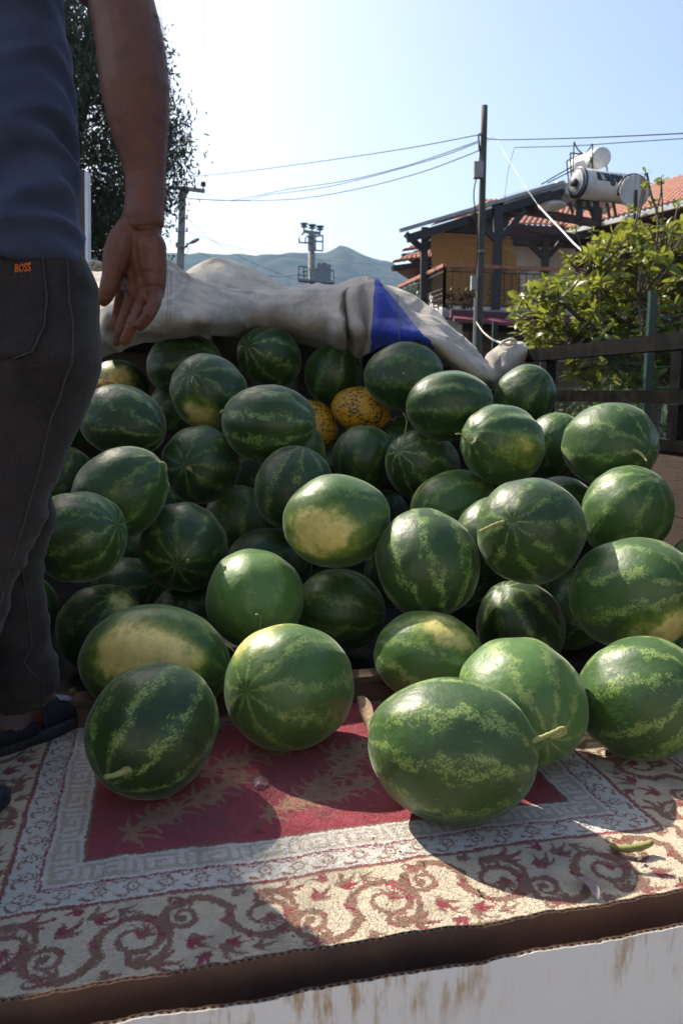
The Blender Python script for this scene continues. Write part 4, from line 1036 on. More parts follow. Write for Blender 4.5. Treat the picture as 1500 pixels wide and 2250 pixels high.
obj('cable', MB().tube(catmull([at(404, 560, YL - .2), at(412, 556, YL - .2), at(414, 545, YL - .25)], 4), .012, 5), M_wire, cp_)

YT = 60.0
pt = at(684, 510, YT); base = Vector((pt.x, YT, 0))
tp_ = thing('transformer_pole', base, 'distant transformer pole with three insulators standing before the hills', 'utility pole')
obj('shaft', MB().tube([base, pt], [.34, .24], 10), M_conc, tp_, True)
obj('crossarm', MB().beam(at(666, 508, YT), at(704, 513, YT), .2, .2), M_galv, tp_)
for x, y in ((668, 506), (686, 509), (703, 512)):
    c = at(x, y, YT)
    obj('insulator', MB().rings([[c + Vector((r * math.cos(k * PI / 4), r * math.sin(k * PI / 4), z)) for k in range(8)] for r, z in ((.06, 0), (.06, .2), (.26, .22), (.26, .3), (.14, .34), (.22, .4), (.30, .42), (.30, .5), (.05, .52))]), M_galv, tp_)
fr = MB()
for a, b in (((657, 533), (686, 534)), ((657, 533), (657, 522)), ((671, 534), (671, 522)), ((672, 520), (709, 518)), ((690, 530), (709, 531)), ((690, 550), (709, 551)), ((709, 516), (709, 551)), ((693, 516), (693, 551)), ((678, 520), (678, 550)), ((678, 550), (690, 550)), ((662, 517), (672, 507))):
    fr.beam(at(*a, YT - .3), at(*b, YT - .3), .1, .1)
obj('switch_frame', fr, M_galv, tp_, kind='stuff')
obj('platform', MB().beam(at(656, 616, YT - .6), at(734, 622, YT - .6), .9, .16), M_galv, tp_)
tr_ = obj('transformer', MB().box(at(712, 601, YT - .5), (1.0, .9, 1.2)), M_galv, tp_)
for x in (701, 708, 715): obj('bushing', MB().tube([at(x, 590, YT - .6), at(x, 577, YT - .6)], [.12, .06], 6), M_dark, tr_)
obj('control_box', MB().tube([at(694, 602, YT - .9), at(694, 602, YT - .6)], .42, 14), M_gbox, tp_)
fr = MB()
for a, b in (((656, 616), (656, 585)), ((656, 585), (676, 587)), ((676, 587), (676, 616)), ((733, 622), (733, 594)), ((733, 594), (720, 594)), ((663, 598), (675, 596)), ((656, 604), (676, 606)), ((668, 585), (668, 616)), ((684, 620), (680, 590)), ((712, 586), (712, 577))):
    fr.beam(at(*a, YT - .8), at(*b, YT - .8), .09, .09)
obj('guard_frame', fr, M_galv, tp_, kind='stuff')

def wire(p, r=.012, m=M_wire, label='', sag=8):
    o = obj('wire', MB().tube(catmull(p, sag), r * .68, 5), m); return tag(o, label, 'wire', 'overhead wires')
wire([at(425, 388, 27), at(560, 374, 23.5), at(750, 348, 20), at(900, 325, 17.3), at(1048, 297, YP)], .013, label='topmost single wire running from the concrete pole up to the wooden pole')
wire([at(413, 436, YL - .2), at(470, 440, 26), at(510, 440, 25), at(565, 430, 23.5), at(632, 416, 22), at(760, 397, 19), at(900, 362, 17), at(1048, 311, YP)], .012, label='upper one of the three sagging wires between the concrete and the wooden pole')
wire([at(412, 436, YL - .2), at(470, 439, 26), at(540, 440, 24.5), at(590, 428, 23), at(700, 414, 20.5), at(800, 392, 18.5), at(950, 350, 16.2), at(1048, 314, YP)], .012, label='middle one of the three sagging wires between the concrete and the wooden pole')
wire([at(412, 437, YL - .2), at(500, 441, 25.5), at(600, 440, 23), at(680, 434, 21), at(800, 412, 18.5), at(930, 377, 16.5), at(1052, 331, YP)], .013, label='lowest of the three sagging wires between the concrete and the wooden pole')
wire([at(1064, 300, YP), at(1090, 307, 14.6), at(1250, 304, 12.5), at(1400, 298, 11), at(1600, 288, 9)], .011, label='dark wire leaving the wooden pole to the right, upper of two')
wire([at(1130, 324, 15), at(1250, 321, 13), at(1370, 313, 12), at(1600, 298, 10)], .009, label='dark wire leaving to the right above the solar tanks, lower of two')
wire([at(1130, 324, 15), at(1122, 350, 15.4), at(1114, 385, 15.8), at(1108, 438, 16.2)], .006, label='thin wire dropping from the right hand line to the pergola roof')
wire([at(1068, 312, YP), at(1080, 302, 14.9), at(1092, 309, 14.7), at(1110, 340, 14.3), at(1150, 405, 13.5), at(1182, 452, 13)], .007, M_wirew, label='thin upper part of the white cable coming down from the wooden pole')
wire([at(1182, 452, 13), at(1210, 482, 12.2), at(1235, 508, 11.6), at(1262, 537, 11), at(1290, 560, 10.3), at(1308, 570, 10)], .018, M_wirew, label='thick white cable slanting down into the leafy green tree')
wire([at(448, -30, 16), at(448.5, 150, 20), at(449, 300, 24), at(450, 405, 27.8)], .006, label='thin vertical looking wire coming from high up to the dark insulator')
wire([at(349, -30, 12), at(357, 60, 14), at(366, 140, 17), at(390, 330, 24), at(403, 440, 27.8)], .006, label='thin wire passing close to the right side of the bare arm')
wire([at(414, 482, YL - .2), at(470, 530, 33), at(540, 570, 42), at(610, 600, 52), at(660, 618, YT)], .014, label='steep wire falling from the concrete pole towards the transformer')
wire([at(414, 510, YL - .2), at(490, 536, 35), at(580, 556, 45), at(676, 568, YT), at(770, 577, 70), at(860, 582, 80)], .014, label='flat sagging wire from the concrete pole past the transformer to the right')
wire([at(413, 545, YL - .2), at(440, 556, 32), at(475, 572, 40)], .013, label='short wire from the street lamp bracket down behind the tarp')
wire([at(590, 607, 50), at(625, 608, 55), at(660, 602, YT)], .02, label='dark cable reaching the transformer platform from the left')
wire([at(728, 606, YT), at(750, 615, 55), at(780, 622, 50)], .02, label='dark cable leaving the transformer platform to the right')
# the square sign seen from behind at the left
M_white = simple('white_enamel', (.75, .76, .78), (.65, .66, .68), 4, .4)
YS = 5.6
sg = thing('sign_panel', Vector((at(170, 600, YS).x, YS, 0)), 'black panel with a white metal edge standing behind the tarp at the left', 'sign')
a, b = at(192, 380, YS), at(186, 640, YS)
obj('frame', MB().hexa([b + Vector((-.008, -.03, -.6)), b + Vector((.012, -.03, -.6)), b + Vector((.012, .03, -.6)), b + Vector((-.008, .03, -.6)), a + Vector((-.008, -.03, 0)), a + Vector((.014, -.03, 0)), a + Vector((.014, .03, 0)), a + Vector((-.008, .03, 0))]), M_white, sg)
a2, b2 = at(186, 374, YS), at(180, 640, YS)
obj('panel', MB().hexa([b2 + Vector((-.42, -.01, -.6)), b2 + Vector((.006, -.01, -.6)), b2 + Vector((.006, .015, -.6)), b2 + Vector((-.42, .015, -.6)), a2 + Vector((-.42, -.01, .05)), a2 + Vector((.004, -.01, 0)), a2 + Vector((.004, .015, 0)), a2 + Vector((-.42, .015, .05))]), M_black, sg)
obj('post', MB().tube([Vector((b2.x - .2, YS + .06, 0)), Vector((b2.x - .2, YS + .06, 2.9))], .03, 8), M_galv, sg)
# ------------------------------------------------------------------ the man at the left
def union(name, mb, voxel, mat, parent=None, smooth_it=4, deform=None, factor=.5):
    """grow several closed shapes into one continuous surface"""
    tmp = obj('tmp', mb, None)
    m = tmp.modifiers.new('r', 'REMESH'); m.mode = 'VOXEL'; m.voxel_size = voxel; m.use_smooth_shade = True
    s = tmp.modifiers.new('s', 'SMOOTH'); s.iterations = smooth_it; s.factor = factor
    dg = bpy.context.evaluated_depsgraph_get()
    me = bpy.data.meshes.new_from_object(tmp.evaluated_get(dg)); old = tmp.data
    bpy.data.objects.remove(tmp); bpy.data.meshes.remove(old)
    if deform:
        n = len(me.vertices); co = np.empty(n * 3, np.float32); no = np.empty(n * 3, np.float32)
        me.vertices.foreach_get('co', co); me.vertex_normals.foreach_get('vector', no)
        co = co.reshape(-1, 3); no = no.reshape(-1, 3)
        co = co + no * np.array([deform(Vector(p), Vector(q)) for p, q in zip(co.tolist(), no.tolist())], np.float32)[:, None]
        me.vertices.foreach_set('co', co.ravel())
    me.name = name
    me.polygons.foreach_set('use_smooth', [True] * len(me.polygons)); me.update()
    o = bpy.data.objects.new(name, me); COL.objects.link(o); me.materials.clear(); me.materials.append(mat)
    if parent is not None:
        o.parent = parent; o.location = -wloc(parent)
    return o
def skin_mat():
    t = NT('tanned_skin'); p = t.pos()
    c = t.mix(t.ramp(t.noise(p, 30, 5, .65), .35, .7), (.120, .043, .023), (.078, .027, .015))
    c = t.mix(t.ramp(t.noise(p, 9, 3), .5, .75, 0, .45), c, (.14, .042, .025))
    t.l(c, t.b.inputs['Base Color']); t.b.inputs['Roughness'].default_value = .48
    t.b.inputs['Subsurface Weight'].default_value = .12; t.b.inputs['Subsurface Radius'].default_value = (.012, .005, .003); t.b.inputs['Subsurface Scale'].default_value = .5
    t.b.inputs['Specular IOR Level'].default_value = .4
    v = t.n('ShaderNodeTexVoronoi'); v.feature = 'DISTANCE_TO_EDGE'; v.inputs['Scale'].default_value = 260; t.l(p, v.inputs['Vector'])
    t.bump(t.math('ADD', t.math('MULTIPLY', t.noise(p, 55, 5, .7), .9), t.math('MULTIPLY', t.ramp(v.outputs[0], 0, .15), .18)), .4, .005)
    return t.m
def fabric(name, c1, c2, weave, rough=.9, bump=.35, scale=7):
    t = NT(name); p = t.pos()
    c = t.mix(t.ramp(t.noise(p, scale, 6, .65), .3, .72), c1, c2)
    tw = t.math('SINE', t.math('MULTIPLY', t.vmath('DOT_PRODUCT', p, (1.0, .6, 1.3), 1), weave))
    c = t.mix(t.math('MULTIPLY', t.ramp(t.noise(p, 500, 2), .4, .7), .35), c, tuple(min(x * 1.8, 1) for x in c1))
    t.l(c, t.b.inputs['Base Color']); t.b.inputs['Roughness'].default_value = rough; t.b.inputs['Specular IOR Level'].default_value = .15
    t.b.inputs['Sheen Weight'].default_value = .12
    t.bump(t.math('ADD', t.noise(p, 30, 4, .6), t.math('ADD', t.math('MULTIPLY', tw, .04), t.math('MULTIPLY', t.noise(p, 600, 2), .10))), bump, .008)
    return t.m
M_skin = skin_mat()
M_shirt = fabric('blue_cotton', (.036, .050, .094), (.050, .066, .118), 900)
M_jeans = fabric('black_denim', (.034, .029, .029), (.012, .0105, .012), 1500)
M_thread = simple('denim_seam', (.050, .046, .043), (.034, .031, .030), 80, .9)
M_shoe = simple('navy_shoe_fabric', (.014, .018, .030), (.010, .013, .022), 30, .8, .4, 260, bdist=.001)
M_sole = simple('dark_rubber_sole', (.028, .034, .05), (.02, .024, .036), 30, .7)
M_hair = simple('black_hair', (.015, .012, .01), (.03, .024, .02), 60, .6, .5, 200)
M_logo = simple('pale_blue_patch', (.25, .30, .42), (.2, .24, .34), 20, .8)
M_orange = simple('orange_embroidery', (.62, .13, .02), (.5, .09, .015), 200, .8, .5, 600, bdist=.001)

def H(x, y, h): return Vector((x, y, BED + h))
YAW = R(30)
W = Vector((math.cos(YAW), -math.sin(YAW), 0)); DF = Vector((math.sin(YAW), math.cos(YAW), 0))   # his right, his front
TC_ = Vector((-.625, 1.40, BED))
def tc(r, f, h): return TC_ + W * r + DF * f + Vector((0, 0, h))
def oval(c, a, b, n=28): return [c + W * (a * math.cos(2 * PI * k / n)) + DF * (b * math.sin(2 * PI * k / n)) for k in range(n)]
man = thing('person', Vector((-.66, 1.45, BED)), 'man in blue t-shirt and black jeans seen from behind, right arm hanging down', 'person')

YA_ = 1.18
arm = [(tc(.185, 0, 1.53), .062), (tc(.212, -.015, 1.475), .058), (at(262, -20, 1.215), .0475), (at(268, 10, 1.21), .0465), (at(281, 70, 1.20), .0475), (at(291, 130, 1.19), .0482), (at(298, 200, YA_), .0478), (at(305, 270, YA_), .0425), (at(313, 330, YA_), .0350), (at(319, 390, 1.18), .0288), (at(319, 440, 1.175), .0280), (at(315, 485, 1.17), .0295)]
body = MB()
body.capsule([a for a, r in arm], [r for a, r in arm], 20)
px1 = YA_ / FPX
def fin(pts, k=.98): body.capsule([at(a, b, c) for a, b, c, r in pts], [r * px1 * k for a, b, c, r in pts], 12)
# palm: rays from the wrist to each knuckle, the thumb mound and the little finger edge
for p_ in ([(318, 470, 1.175, 40), (322, 520, 1.17, 33), (334, 590, 1.165, 29), (340, 640, 1.160, 23)],
           [(312, 470, 1.175, 40), (308, 530, 1.175, 34), (318, 600, 1.172, 27), (320, 645, 1.165, 22)],
           [(306, 480, 1.178, 36), (296, 540, 1.18, 33), (300, 600, 1.178, 26), (300, 640, 1.172, 21)],
           [(300, 485, 1.182, 34), (284, 545, 1.186, 32), (286, 600, 1.186, 24), (282, 632, 1.182, 18)],
           [(298, 490, 1.172, 30), (268, 530, 1.162, 31), (258, 562, 1.155, 31), (250, 592, 1.152, 25)],
           [(338, 540, 1.160, 27), (342, 590, 1.158, 25), (342, 625, 1.158, 23)]): fin(p_)
fin([(253, 575, 1.153, 24), (246, 606, 1.150, 21), (240, 630, 1.148, 20), (233, 650, 1.148, 17), (229, 661, 1.150, 13)])                 # thumb
fin([(344, 634, 1.160, 21), (338, 668, 1.136, 19), (325, 694, 1.126, 18), (309, 716, 1.130, 14)], .80)                                # little finger
fin([(320, 640, 1.168, 20), (305, 680, 1.148, 19), (289, 718, 1.140, 18), (275, 749, 1.146, 14)], .80)                                  # ring finger
fin([(296, 636, 1.178, 19), (280, 680, 1.176, 17), (265, 722, 1.176, 15.5), (257, 753, 1.182, 12)], .80)                                # middle finger
fin([(274, 620, 1.190, 16), (264, 658, 1.214, 14.5), (257, 692, 1.228, 13), (250, 718, 1.226, 11)], .80)                                # first finger
# rest of the body: neck, head, torso, other arm, legs, feet
body.rings([oval(tc(0, 0, h), a, b) for h, a, b in ((.93, .10, .08), (.95, .155, .105), (1.05, .15, .10), (1.2, .155, .105), (1.40, .172, .11), (1.48, .165, .10), (1.53, .10, .07), (1.545, .05, .05))])
body.capsule([tc(0, .01, 1.50), tc(0, .03, 1.61)], [.06, .055])
body.capsule([tc(-.18, 0, 1.49), tc(-.24, .02, 1.2), tc(-.235, .10, 1.0), tc(-.225, .14, .92)], [.055, .047, .034, .03])
for k in range(4): body.capsule([tc(-.225 + (k - 1.5) * .019, .145, .93), tc(-.222 + (k - 1.5) * .020, .165, .86), tc(-.22 + (k - 1.5) * .020, .165, .80 - .012 * (k in (1, 2)))], [.012, .010, .008])
body.capsule([tc(-.19, .14, .91), tc(-.17, .18, .87), tc(-.172, .19, .83)], [.013, .011, .009])
hd = tc(0, .05, 1.71)
body.ball(hd, (.078, .092, .112), 20, 14)
body.capsule([hd + DF * .05 + Vector((0, 0, -.05)), hd + DF * .07 + Vector((0, 0, -.09))], [.055, .032])
body.capsule([hd + DF * .09 + Vector((0, 0, .02)), hd + DF * .115 + Vector((0, 0, -.02))], [.010, .016], 8)
for s in (-1, 1): body.ball(hd + W * s * .080 + DF * -.005 + Vector((0, 0, -.01)), (.012, .022, .032), 8, 6)
HIPR, HIPL = H(-.555, 1.37, .90), H(-.68, 1.47, .90)
KNR, KNL = H(-.69, 1.33, .48), H(-.690, 1.60, .50)
ANR, ANL = H(-.782, 1.22, .10), H(-.705, 1.63, .115)
for a, b, c in ((HIPR, KNR, ANR), (HIPL, KNL, ANL)):
    body.capsule([a, (a + b) / 2, b, (b + c) / 2 + Vector((0, -.015, .04)), c], [.082, .068, .05, .044, .034])
FDL = (at(195, 1580, 1.77) - at(5, 1660, 1.57)); FDL.z = 0; FDL.normalize()
FDR = Vector((.72, .55, 0)).normalized()
for an, fd in ((ANL, FDL), (ANR, FDR)):
    body.capsule([an + Vector((0, 0, .02)), an - fd * .028 + Vector((0, 0, -.055))], [.036, .040])
    body.capsule([an - fd * .03 + Vector((0, 0, -.06)), an + fd * .07 + Vector((0, 0, -.055)), an + fd * .15 + Vector((0, 0, -.07))], [.038, .036, .026])
CREASE = [[(248, 545), (262, 580), (272, 612), (268, 632)], [(270, 618), (300, 600), (330, 596), (352, 606)], [(286, 650), (305, 634), (330, 628), (354, 634)], [(268, 494), (300, 500), (330, 496), (356, 500)], [(270, 502), (310, 508), (352, 505)],
 [(322, 668), (340, 676)], [(310, 690), (328, 700)], [(296, 676), (314, 688)], [(278, 712), (298, 722)], [(276, 680), (290, 690)], [(262, 718), (276, 726)], [(238, 612), (256, 618)], [(226, 648), (244, 652)]]
CRP = []
for c in CREASE:
    for a, b in zip(c[:-1], c[1:]):
        for k in range(14): CRP.append(tuple(ray(a[0] + (b[0] - a[0]) * k / 14, a[1] + (b[1] - a[1]) * k / 14)))
CRP = np.array(CRP)
def palm_creases(p, n):
    h = p.z - BED
    if h > 1.06 or h < .80 or p.y > 1.3 or n.y > .1 or p.x < -.42: return 0.0
    d = np.array((p - EYE).normalized()); q = 1.2 * math.sqrt(float(((CRP - d) ** 2).sum(1).min()))
    return -.0016 * math.exp(-(q / .0022) ** 2)
bod = union('body', body, .0025, M_skin, man, 3, palm_creases)
# fine hair on the forearm
hv = np.empty(len(bod.data.vertices) * 3, np.float32); bod.data.vertices.foreach_get('co', hv); hv = hv.reshape(-1, 3)
hn = np.empty(len(bod.data.vertices) * 3, np.float32); bod.data.vertex_normals.foreach_get('vector', hn); hn = hn.reshape(-1, 3)
mk = np.where((hv[:, 2] > BED + 1.03) & (hv[:, 2] < BED + 1.30) & (hv[:, 1] < 1.29) & (hv[:, 0] > -.40) & (hn[:, 1] > -.45))[0]
hr_ = np.random.RandomState(3); mk = mk[hr_.choice(len(mk), min(2600, len(mk)), replace=False)]
hd_ = hn[mk] * .55 + np.array([0, 0, -.8]) + hr_.normal(size=(len(mk), 3)) * .25; hd_ /= np.linalg.norm(hd_, axis=1)[:, None]
hl_ = (.007 + .008 * hr_.rand(len(mk)))[:, None]; hs_ = np.cross(hd_, hr_.normal(size=hd_.shape)); hs_ *= .00016 / np.linalg.norm(hs_, axis=1)[:, None]
ha = hv[mk]; hb = ha + hd_ * hl_
hm = bpy.data.meshes.new('arm_hair'); fast_mesh(hm, np.stack([ha - hs_, ha + hs_, hb + hs_ * .4, hb - hs_ * .4], 1).reshape(-1, 3), (np.arange(len(mk)) * 4)[:, None] + np.array([[0, 1, 2, 3]]))
hm.materials.append(M_hair); ho_ = bpy.data.objects.new('arm_hair', hm); COL.objects.link(ho_); ho_.parent = man; ho_.location = -wloc(man); ho_['kind'] = 'stuff'
# creases of the palm and of the knuckles
hair = MB().ball(hd + DF * -.014 + Vector((0, 0, .020)), (.086, .094, .108), 18, 12)
obj('hair', hair, M_hair, man, True)
for s in (-1, 1): obj('eye', MB().ball(hd + W * s * .032 + DF * .082 + Vector((0, 0, .012)), .012, 10, 6), M_white, man, True)
obj('mouth', MB().capsule([hd + DF * .105 + W * -.022 + Vector((0, 0, -.062)), hd + DF * .112 + Vector((0, 0, -.06)), hd + DF * .105 + W * .022 + Vector((0, 0, -.062))], [.005, .006, .005], 8), M_skin, man, True)

# t-shirt
def fold_shirt(p, n):
    r = (p - TC_); h = r.z
    a = r.dot(W); f = r.dot(DF)
    low = max(0, min(1, (1.47 - h) / .3))
    v = .015 * (1 - abs(mnoise.noise(Vector((a * 5 + h * 3.2, f * 5, h * 13 - a * 12)))) * 2.4) * low
    v += .012 * (1 - abs(mnoise.noise(Vector((a * 9 - h * 9 + 4, f * 7, h * 24 - a * 22)))) * 2.4) * low
    v += .004 * mnoise.noise(Vector((a * 8, f * 8, h * 4 + 9)))
    hem = math.exp(-((h - hemh(r)) / .006) ** 2) * .0012
    return v + hem
def hemh(r):                       # hem height: lower at his right hip
    return 1.028 - .05 * (r.dot(W) / .18)
sh = MB()
secs = ((0, .176, .128), (.04, .180, .130), (.15, .182, .132), (.28, .186, .132), (.40, .190, .128), (.47, .180, .115), (.51, .13, .09), (.535, .07, .06))
n = 40; rg = []
for dh, a, b in secs:
    row = []
    for k in range(n):
        q = 2 * PI * k / n
        p = tc(a * math.cos(q), b * math.sin(q), 0); tilt = max(0, 1 - dh / .2)
        row.append(p + Vector((0, 0, (hemh(p - TC_) - 1.028) * tilt + 1.028 + dh)))
    rg.append(row)
sh.rings(rg)
sh.capsule([tc(.155, 0, 1.51), tc(.195, -.008, 1.505), tc(.206, -.012, 1.495)], [.070, .064, .062], 16)
sh.capsule([tc(-.155, 0, 1.50), tc(-.22, 0, 1.41), tc(-.245, .01, 1.30)], [.072, .070, .066], 16)
shirt = union('t_shirt', sh, .0065, M_shirt, man, 5, fold_shirt)
shirt['label'] = 'faded blue t-shirt'

# jeans
def fold_jeans(p, n):
    h = p.z - BED
    kn = math.exp(-((h - .5) / .14) ** 2); an = math.exp(-((h - .18) / .09) ** 2); hp = math.exp(-((h - .80) / .07) ** 2)
    v = .009 * (1 - abs(mnoise.noise(Vector((p.x * 5, p.y * 5, h * 15 + p.x * 5)))) * 2.2) * (an + .85 * kn + .3 * hp + .15)
    v += .005 * (1 - abs(mnoise.noise(Vector((p.x * 11 + h * 9, p.y * 9, h * 22 - p.x * 8)))) * 2.0) * (an + kn + .5 * hp + .25)
    return v + .006 * mnoise.noise(Vector((p.x * 7, p.y * 7, h * 5))) + .003 * mnoise.noise(Vector((p.x * 18, p.y * 18, h * 10)))
je = MB()
je.rings([oval(tc(0, .01, h), a, b) for h, a, b in ((.76, .15, .12), (.82, .172, .142), (.88, .178, .145), (.95, .172, .13), (1.0, .166, .122), (1.06, .160, .112))])
KR2 = at(-55, 1215, 1.34); AR2 = at(-230, 1800, 1.24)
th = at(86, 790, 1.36)
je.capsule([at(76, 640, 1.39), th, at(42, 930, 1.36), at(-4, 1075, 1.35), KR2, at(-135, 1480, 1.29), AR2], [.108, .098, .090, .080, .074, .070, .066], 20)
je.capsule([at(172, 775, 1.40), at(160, 815, 1.40)], [.032, .030], 10)
je.capsule([HIPL, at(22, 1130, 1.55), at(18, 1250, 1.58), at(32, 1400, 1.60), at(40, 1470, 1.605), at(46, 1505, 1.61)], [.10, .075, .066, .070, .074, .066], 20)
jeans = union('jeans', je, .0065, M_jeans, man, 5, fold_jeans)
jeans['label'] = 'washed black jeans'

# details sewn on the jeans, laid on the cloth surface
dgj = BVHTree.FromPolygons([v.co[:] for v in jeans.data.vertices], [p.vertices[:] for p in jeans.data.polygons])
def onj(px, py, off=.0015):
    d = ray(px, py); h = dgj.ray_cast(EYE, d)
    if h[0] is None: return None
    return h[0] + h[1] * off
def seam(pts, r=.0016, par=None):
    out = []; st_ = 10
    for a, b in zip(pts[:-1], pts[1:]):
        for k in range(st_):
            q = onj(a[0] + (b[0] - a[0]) * k / st_, a[1] + (b[1] - a[1]) * k / st_, r * .5)
            if q is not None: out.append(q)
    if len(out) > 3: return obj('seam', MB().tube(out, r, 6), M_thread, par or jeans)
seam([(146, 560), (150, 600), (152, 660), (160, 700), (160, 770), (158, 800), (146, 825), (138, 850), (130, 880), (112, 920), (100, 970), (92, 1010), (70, 1090), (40, 1190), (10, 1290), (2, 1330)], .0018)
seam([(45, 1230), (60, 1330), (70, 1420), (52, 1455), (72, 1480), (96, 1505), (98, 1525), (90, 1560)], .0018)
seam([(0, 1572), (50, 1566), (90, 1556), (106, 1546)], .0014)
# back pocket: a patch of denim on the seat
PK = [(-30, 546), (20, 544), (92, 541), (97, 600), (105, 655), (98, 720), (72, 775), (20, 791), (-30, 792)]
cols = []
for j in range(17):
    q = j / 16; y = 544 + q * 244
    xr = float(np.interp(y, [541, 600, 655, 720, 775, 790], [92, 97, 105, 98, 74, 30]))
    row = [onj(-24 + (xr + 24) * i / 14, y - 2 * i / 14, .0022) for i in range(15)]
    cols.append(row)
if all(p is not None for r in cols for p in r):
    pkt = obj('pocket', MB().grid(cols), M_jeans, jeans, True); sl = pkt.modifiers.new('t', 'SOLIDIFY'); sl.thickness = .002
    for pl, r in (([(-20, 546), (92, 542)], .0013), ([(-20, 562), (93, 559)], .0012), ([(92, 543), (97, 600), (104, 655), (97, 720), (72, 774), (28, 790)], .0015)):
        out = []
        for a, b in zip(pl[:-1], pl[1:]):
            for k in range(12):
                q = onj(a[0] + (b[0] - a[0]) * k / 12, a[1] + (b[1] - a[1]) * k / 12, .0048)
                if q is not None: out.append(q)
        obj('seam', MB().tube(out, r, 6), M_thread, pkt)
    # embroidered word
    def word(txt, name, place, mat, parent, size=1.0, extrude=.05, offset=0.0):
        cu_ = bpy.data.curves.new('w', 'FONT'); cu_.body = txt; cu_.size = 1; cu_.resolution_u = 3; cu_.extrude = extrude; cu_.offset = offset
        to = bpy.data.objects.new('w', cu_); COL.objects.link(to)
        dg = bpy.context.evaluated_depsgraph_get(); dg.update()
        me = bpy.data.meshes.new_from_object(to.evaluated_get(dg)); bpy.data.objects.remove(to)
        vs = [v.co.copy() for v in me.vertices]; w_ = max(v.x for v in vs); h_ = max(v.y for v in vs)
        mb = MB(); mb.v = [tuple(place(v.x / w_, v.y / h_, v.z)) for v in vs]; mb.f = [tuple(p.vertices) for p in me.polygons]
        return obj(name, mb, mat, parent)
    def place(x, y, z):
        return onj(32 + 37 * x, 601 - 18 * y - 2.5 * x, .0058 + z * .02)
    word('BOSS', 'embroidery', place, M_orange, pkt, offset=.018)
# belt loop under the shirt
M_sock = simple('grey_sock', (.15, .12, .14), (.11, .09, .105), 60, .9, .5, 300, bdist=.001)
for an, fd in ((ANL, FDL), (ANR, FDR)):
    obj('sock', MB().capsule([an - fd * .022 + Vector((0, 0, -.050)), an - fd * .004 + Vector((0, 0, .02)), an + Vector((0, 0, .07))], [.0445, .043, .042], 18), M_sock, man, True)
# shoes
def shoe(an, fd, lab=None, stripe=False):
    s = Vector((0, 0, 1)).cross(fd); b0 = Vector((an.x, an.y, BED))
    def P(f, w, h): return b0 + fd * f + s * w + Vector((0, 0, h))
    sole = MB(); n = 26
    def outline(h, g=0):
        r = []
        for k in range(n):
            a = 2 * PI * k / n; f = math.cos(a); wdt = math.sin(a)
            ff = .06 + f * (.155 + g); ww = wdt * ((.040 if f < -.2 else .048 - .010 * max(f, 0) ** 2) + g)
            up = .016 * max(0, (ff - .13) / .08) ** 1.3
            r.append(P(ff, ww, h + up))
        return r
    so = obj('shoe', MB().rings([outline(.004, -.004), outline(.008, .002), outline(.030, .004), outline(.034, 0)]), M_sole, man, True)
    if lab: so['label'] = lab
    up = []
    for f, w, h in ((.035, .040, .105), (.06, .042, .098), (.09, .045, .088), (.12, .046, .074), (.15, .044, .062), (.18, .037, .052), (.203, .022, .045), (.212, .006, .040)):
        row = []
        for k in range(13):
            a = PI * k / 12
            row.append(P(f, w * math.cos(a), .030 + .012 * max(0, (f - .12) / .09) + (h - .030) * math.sin(a) ** .75))
        up.append(row)
    u_ = obj('upper', MB().grid(up), M_shoe, so, True); m = u_.modifiers.new('t', 'SOLIDIFY'); m.thickness = .004
    heel = []
    for k in range(15):
        a = PI * .5 + PI * k / 14; ff = .015 + math.cos(a) * .105; ww = math.sin(a) * .040
        heel.append([P(ff, ww, .03), P(ff, ww * 1.02, .05), P(ff, ww * .98, .062 if abs(ww) < .03 else .062)])
    q_ = obj('heel_cup', MB().grid(heel), M_shoe, so, True); m = q_.modifiers.new('t', 'SOLIDIFY'); m.thickness = .004
    rim = [P(.035, .041 * math.cos(PI * k / 12), .030 + .076 * math.sin(PI * k / 12) ** .75) for k in range(13)]
    obj('trim', MB().tube(rim, .003, 6), M_sole, so, True)
    gr = [[P(f, w, .030 + (.086 - .030) * math.sqrt(max(0, 1 - (w / .046) ** 2)) ** .75 + .0035 - (f - .09) * .42) for w in (-.030, -.022, -.012)] for f in (.085, .10, .115, .13)]
    g_ = obj('logo_patch', MB().grid(gr), M_logo, u_, True); m = g_.modifiers.new('t', 'SOLIDIFY'); m.thickness = .002
    if stripe:
        obj('stripe', MB().tube([P(-.09 + .03 * k, -.0505 + .0004 * (k - 5) ** 2 * .9, .032) for k in range(10)], .003, 6), M_white, so, True)
shoe(ANL, FDL, 'navy slip-on shoe pointing to the right')
shoe(ANR, FDR, 'navy shoe with a pale line along the sole', True)
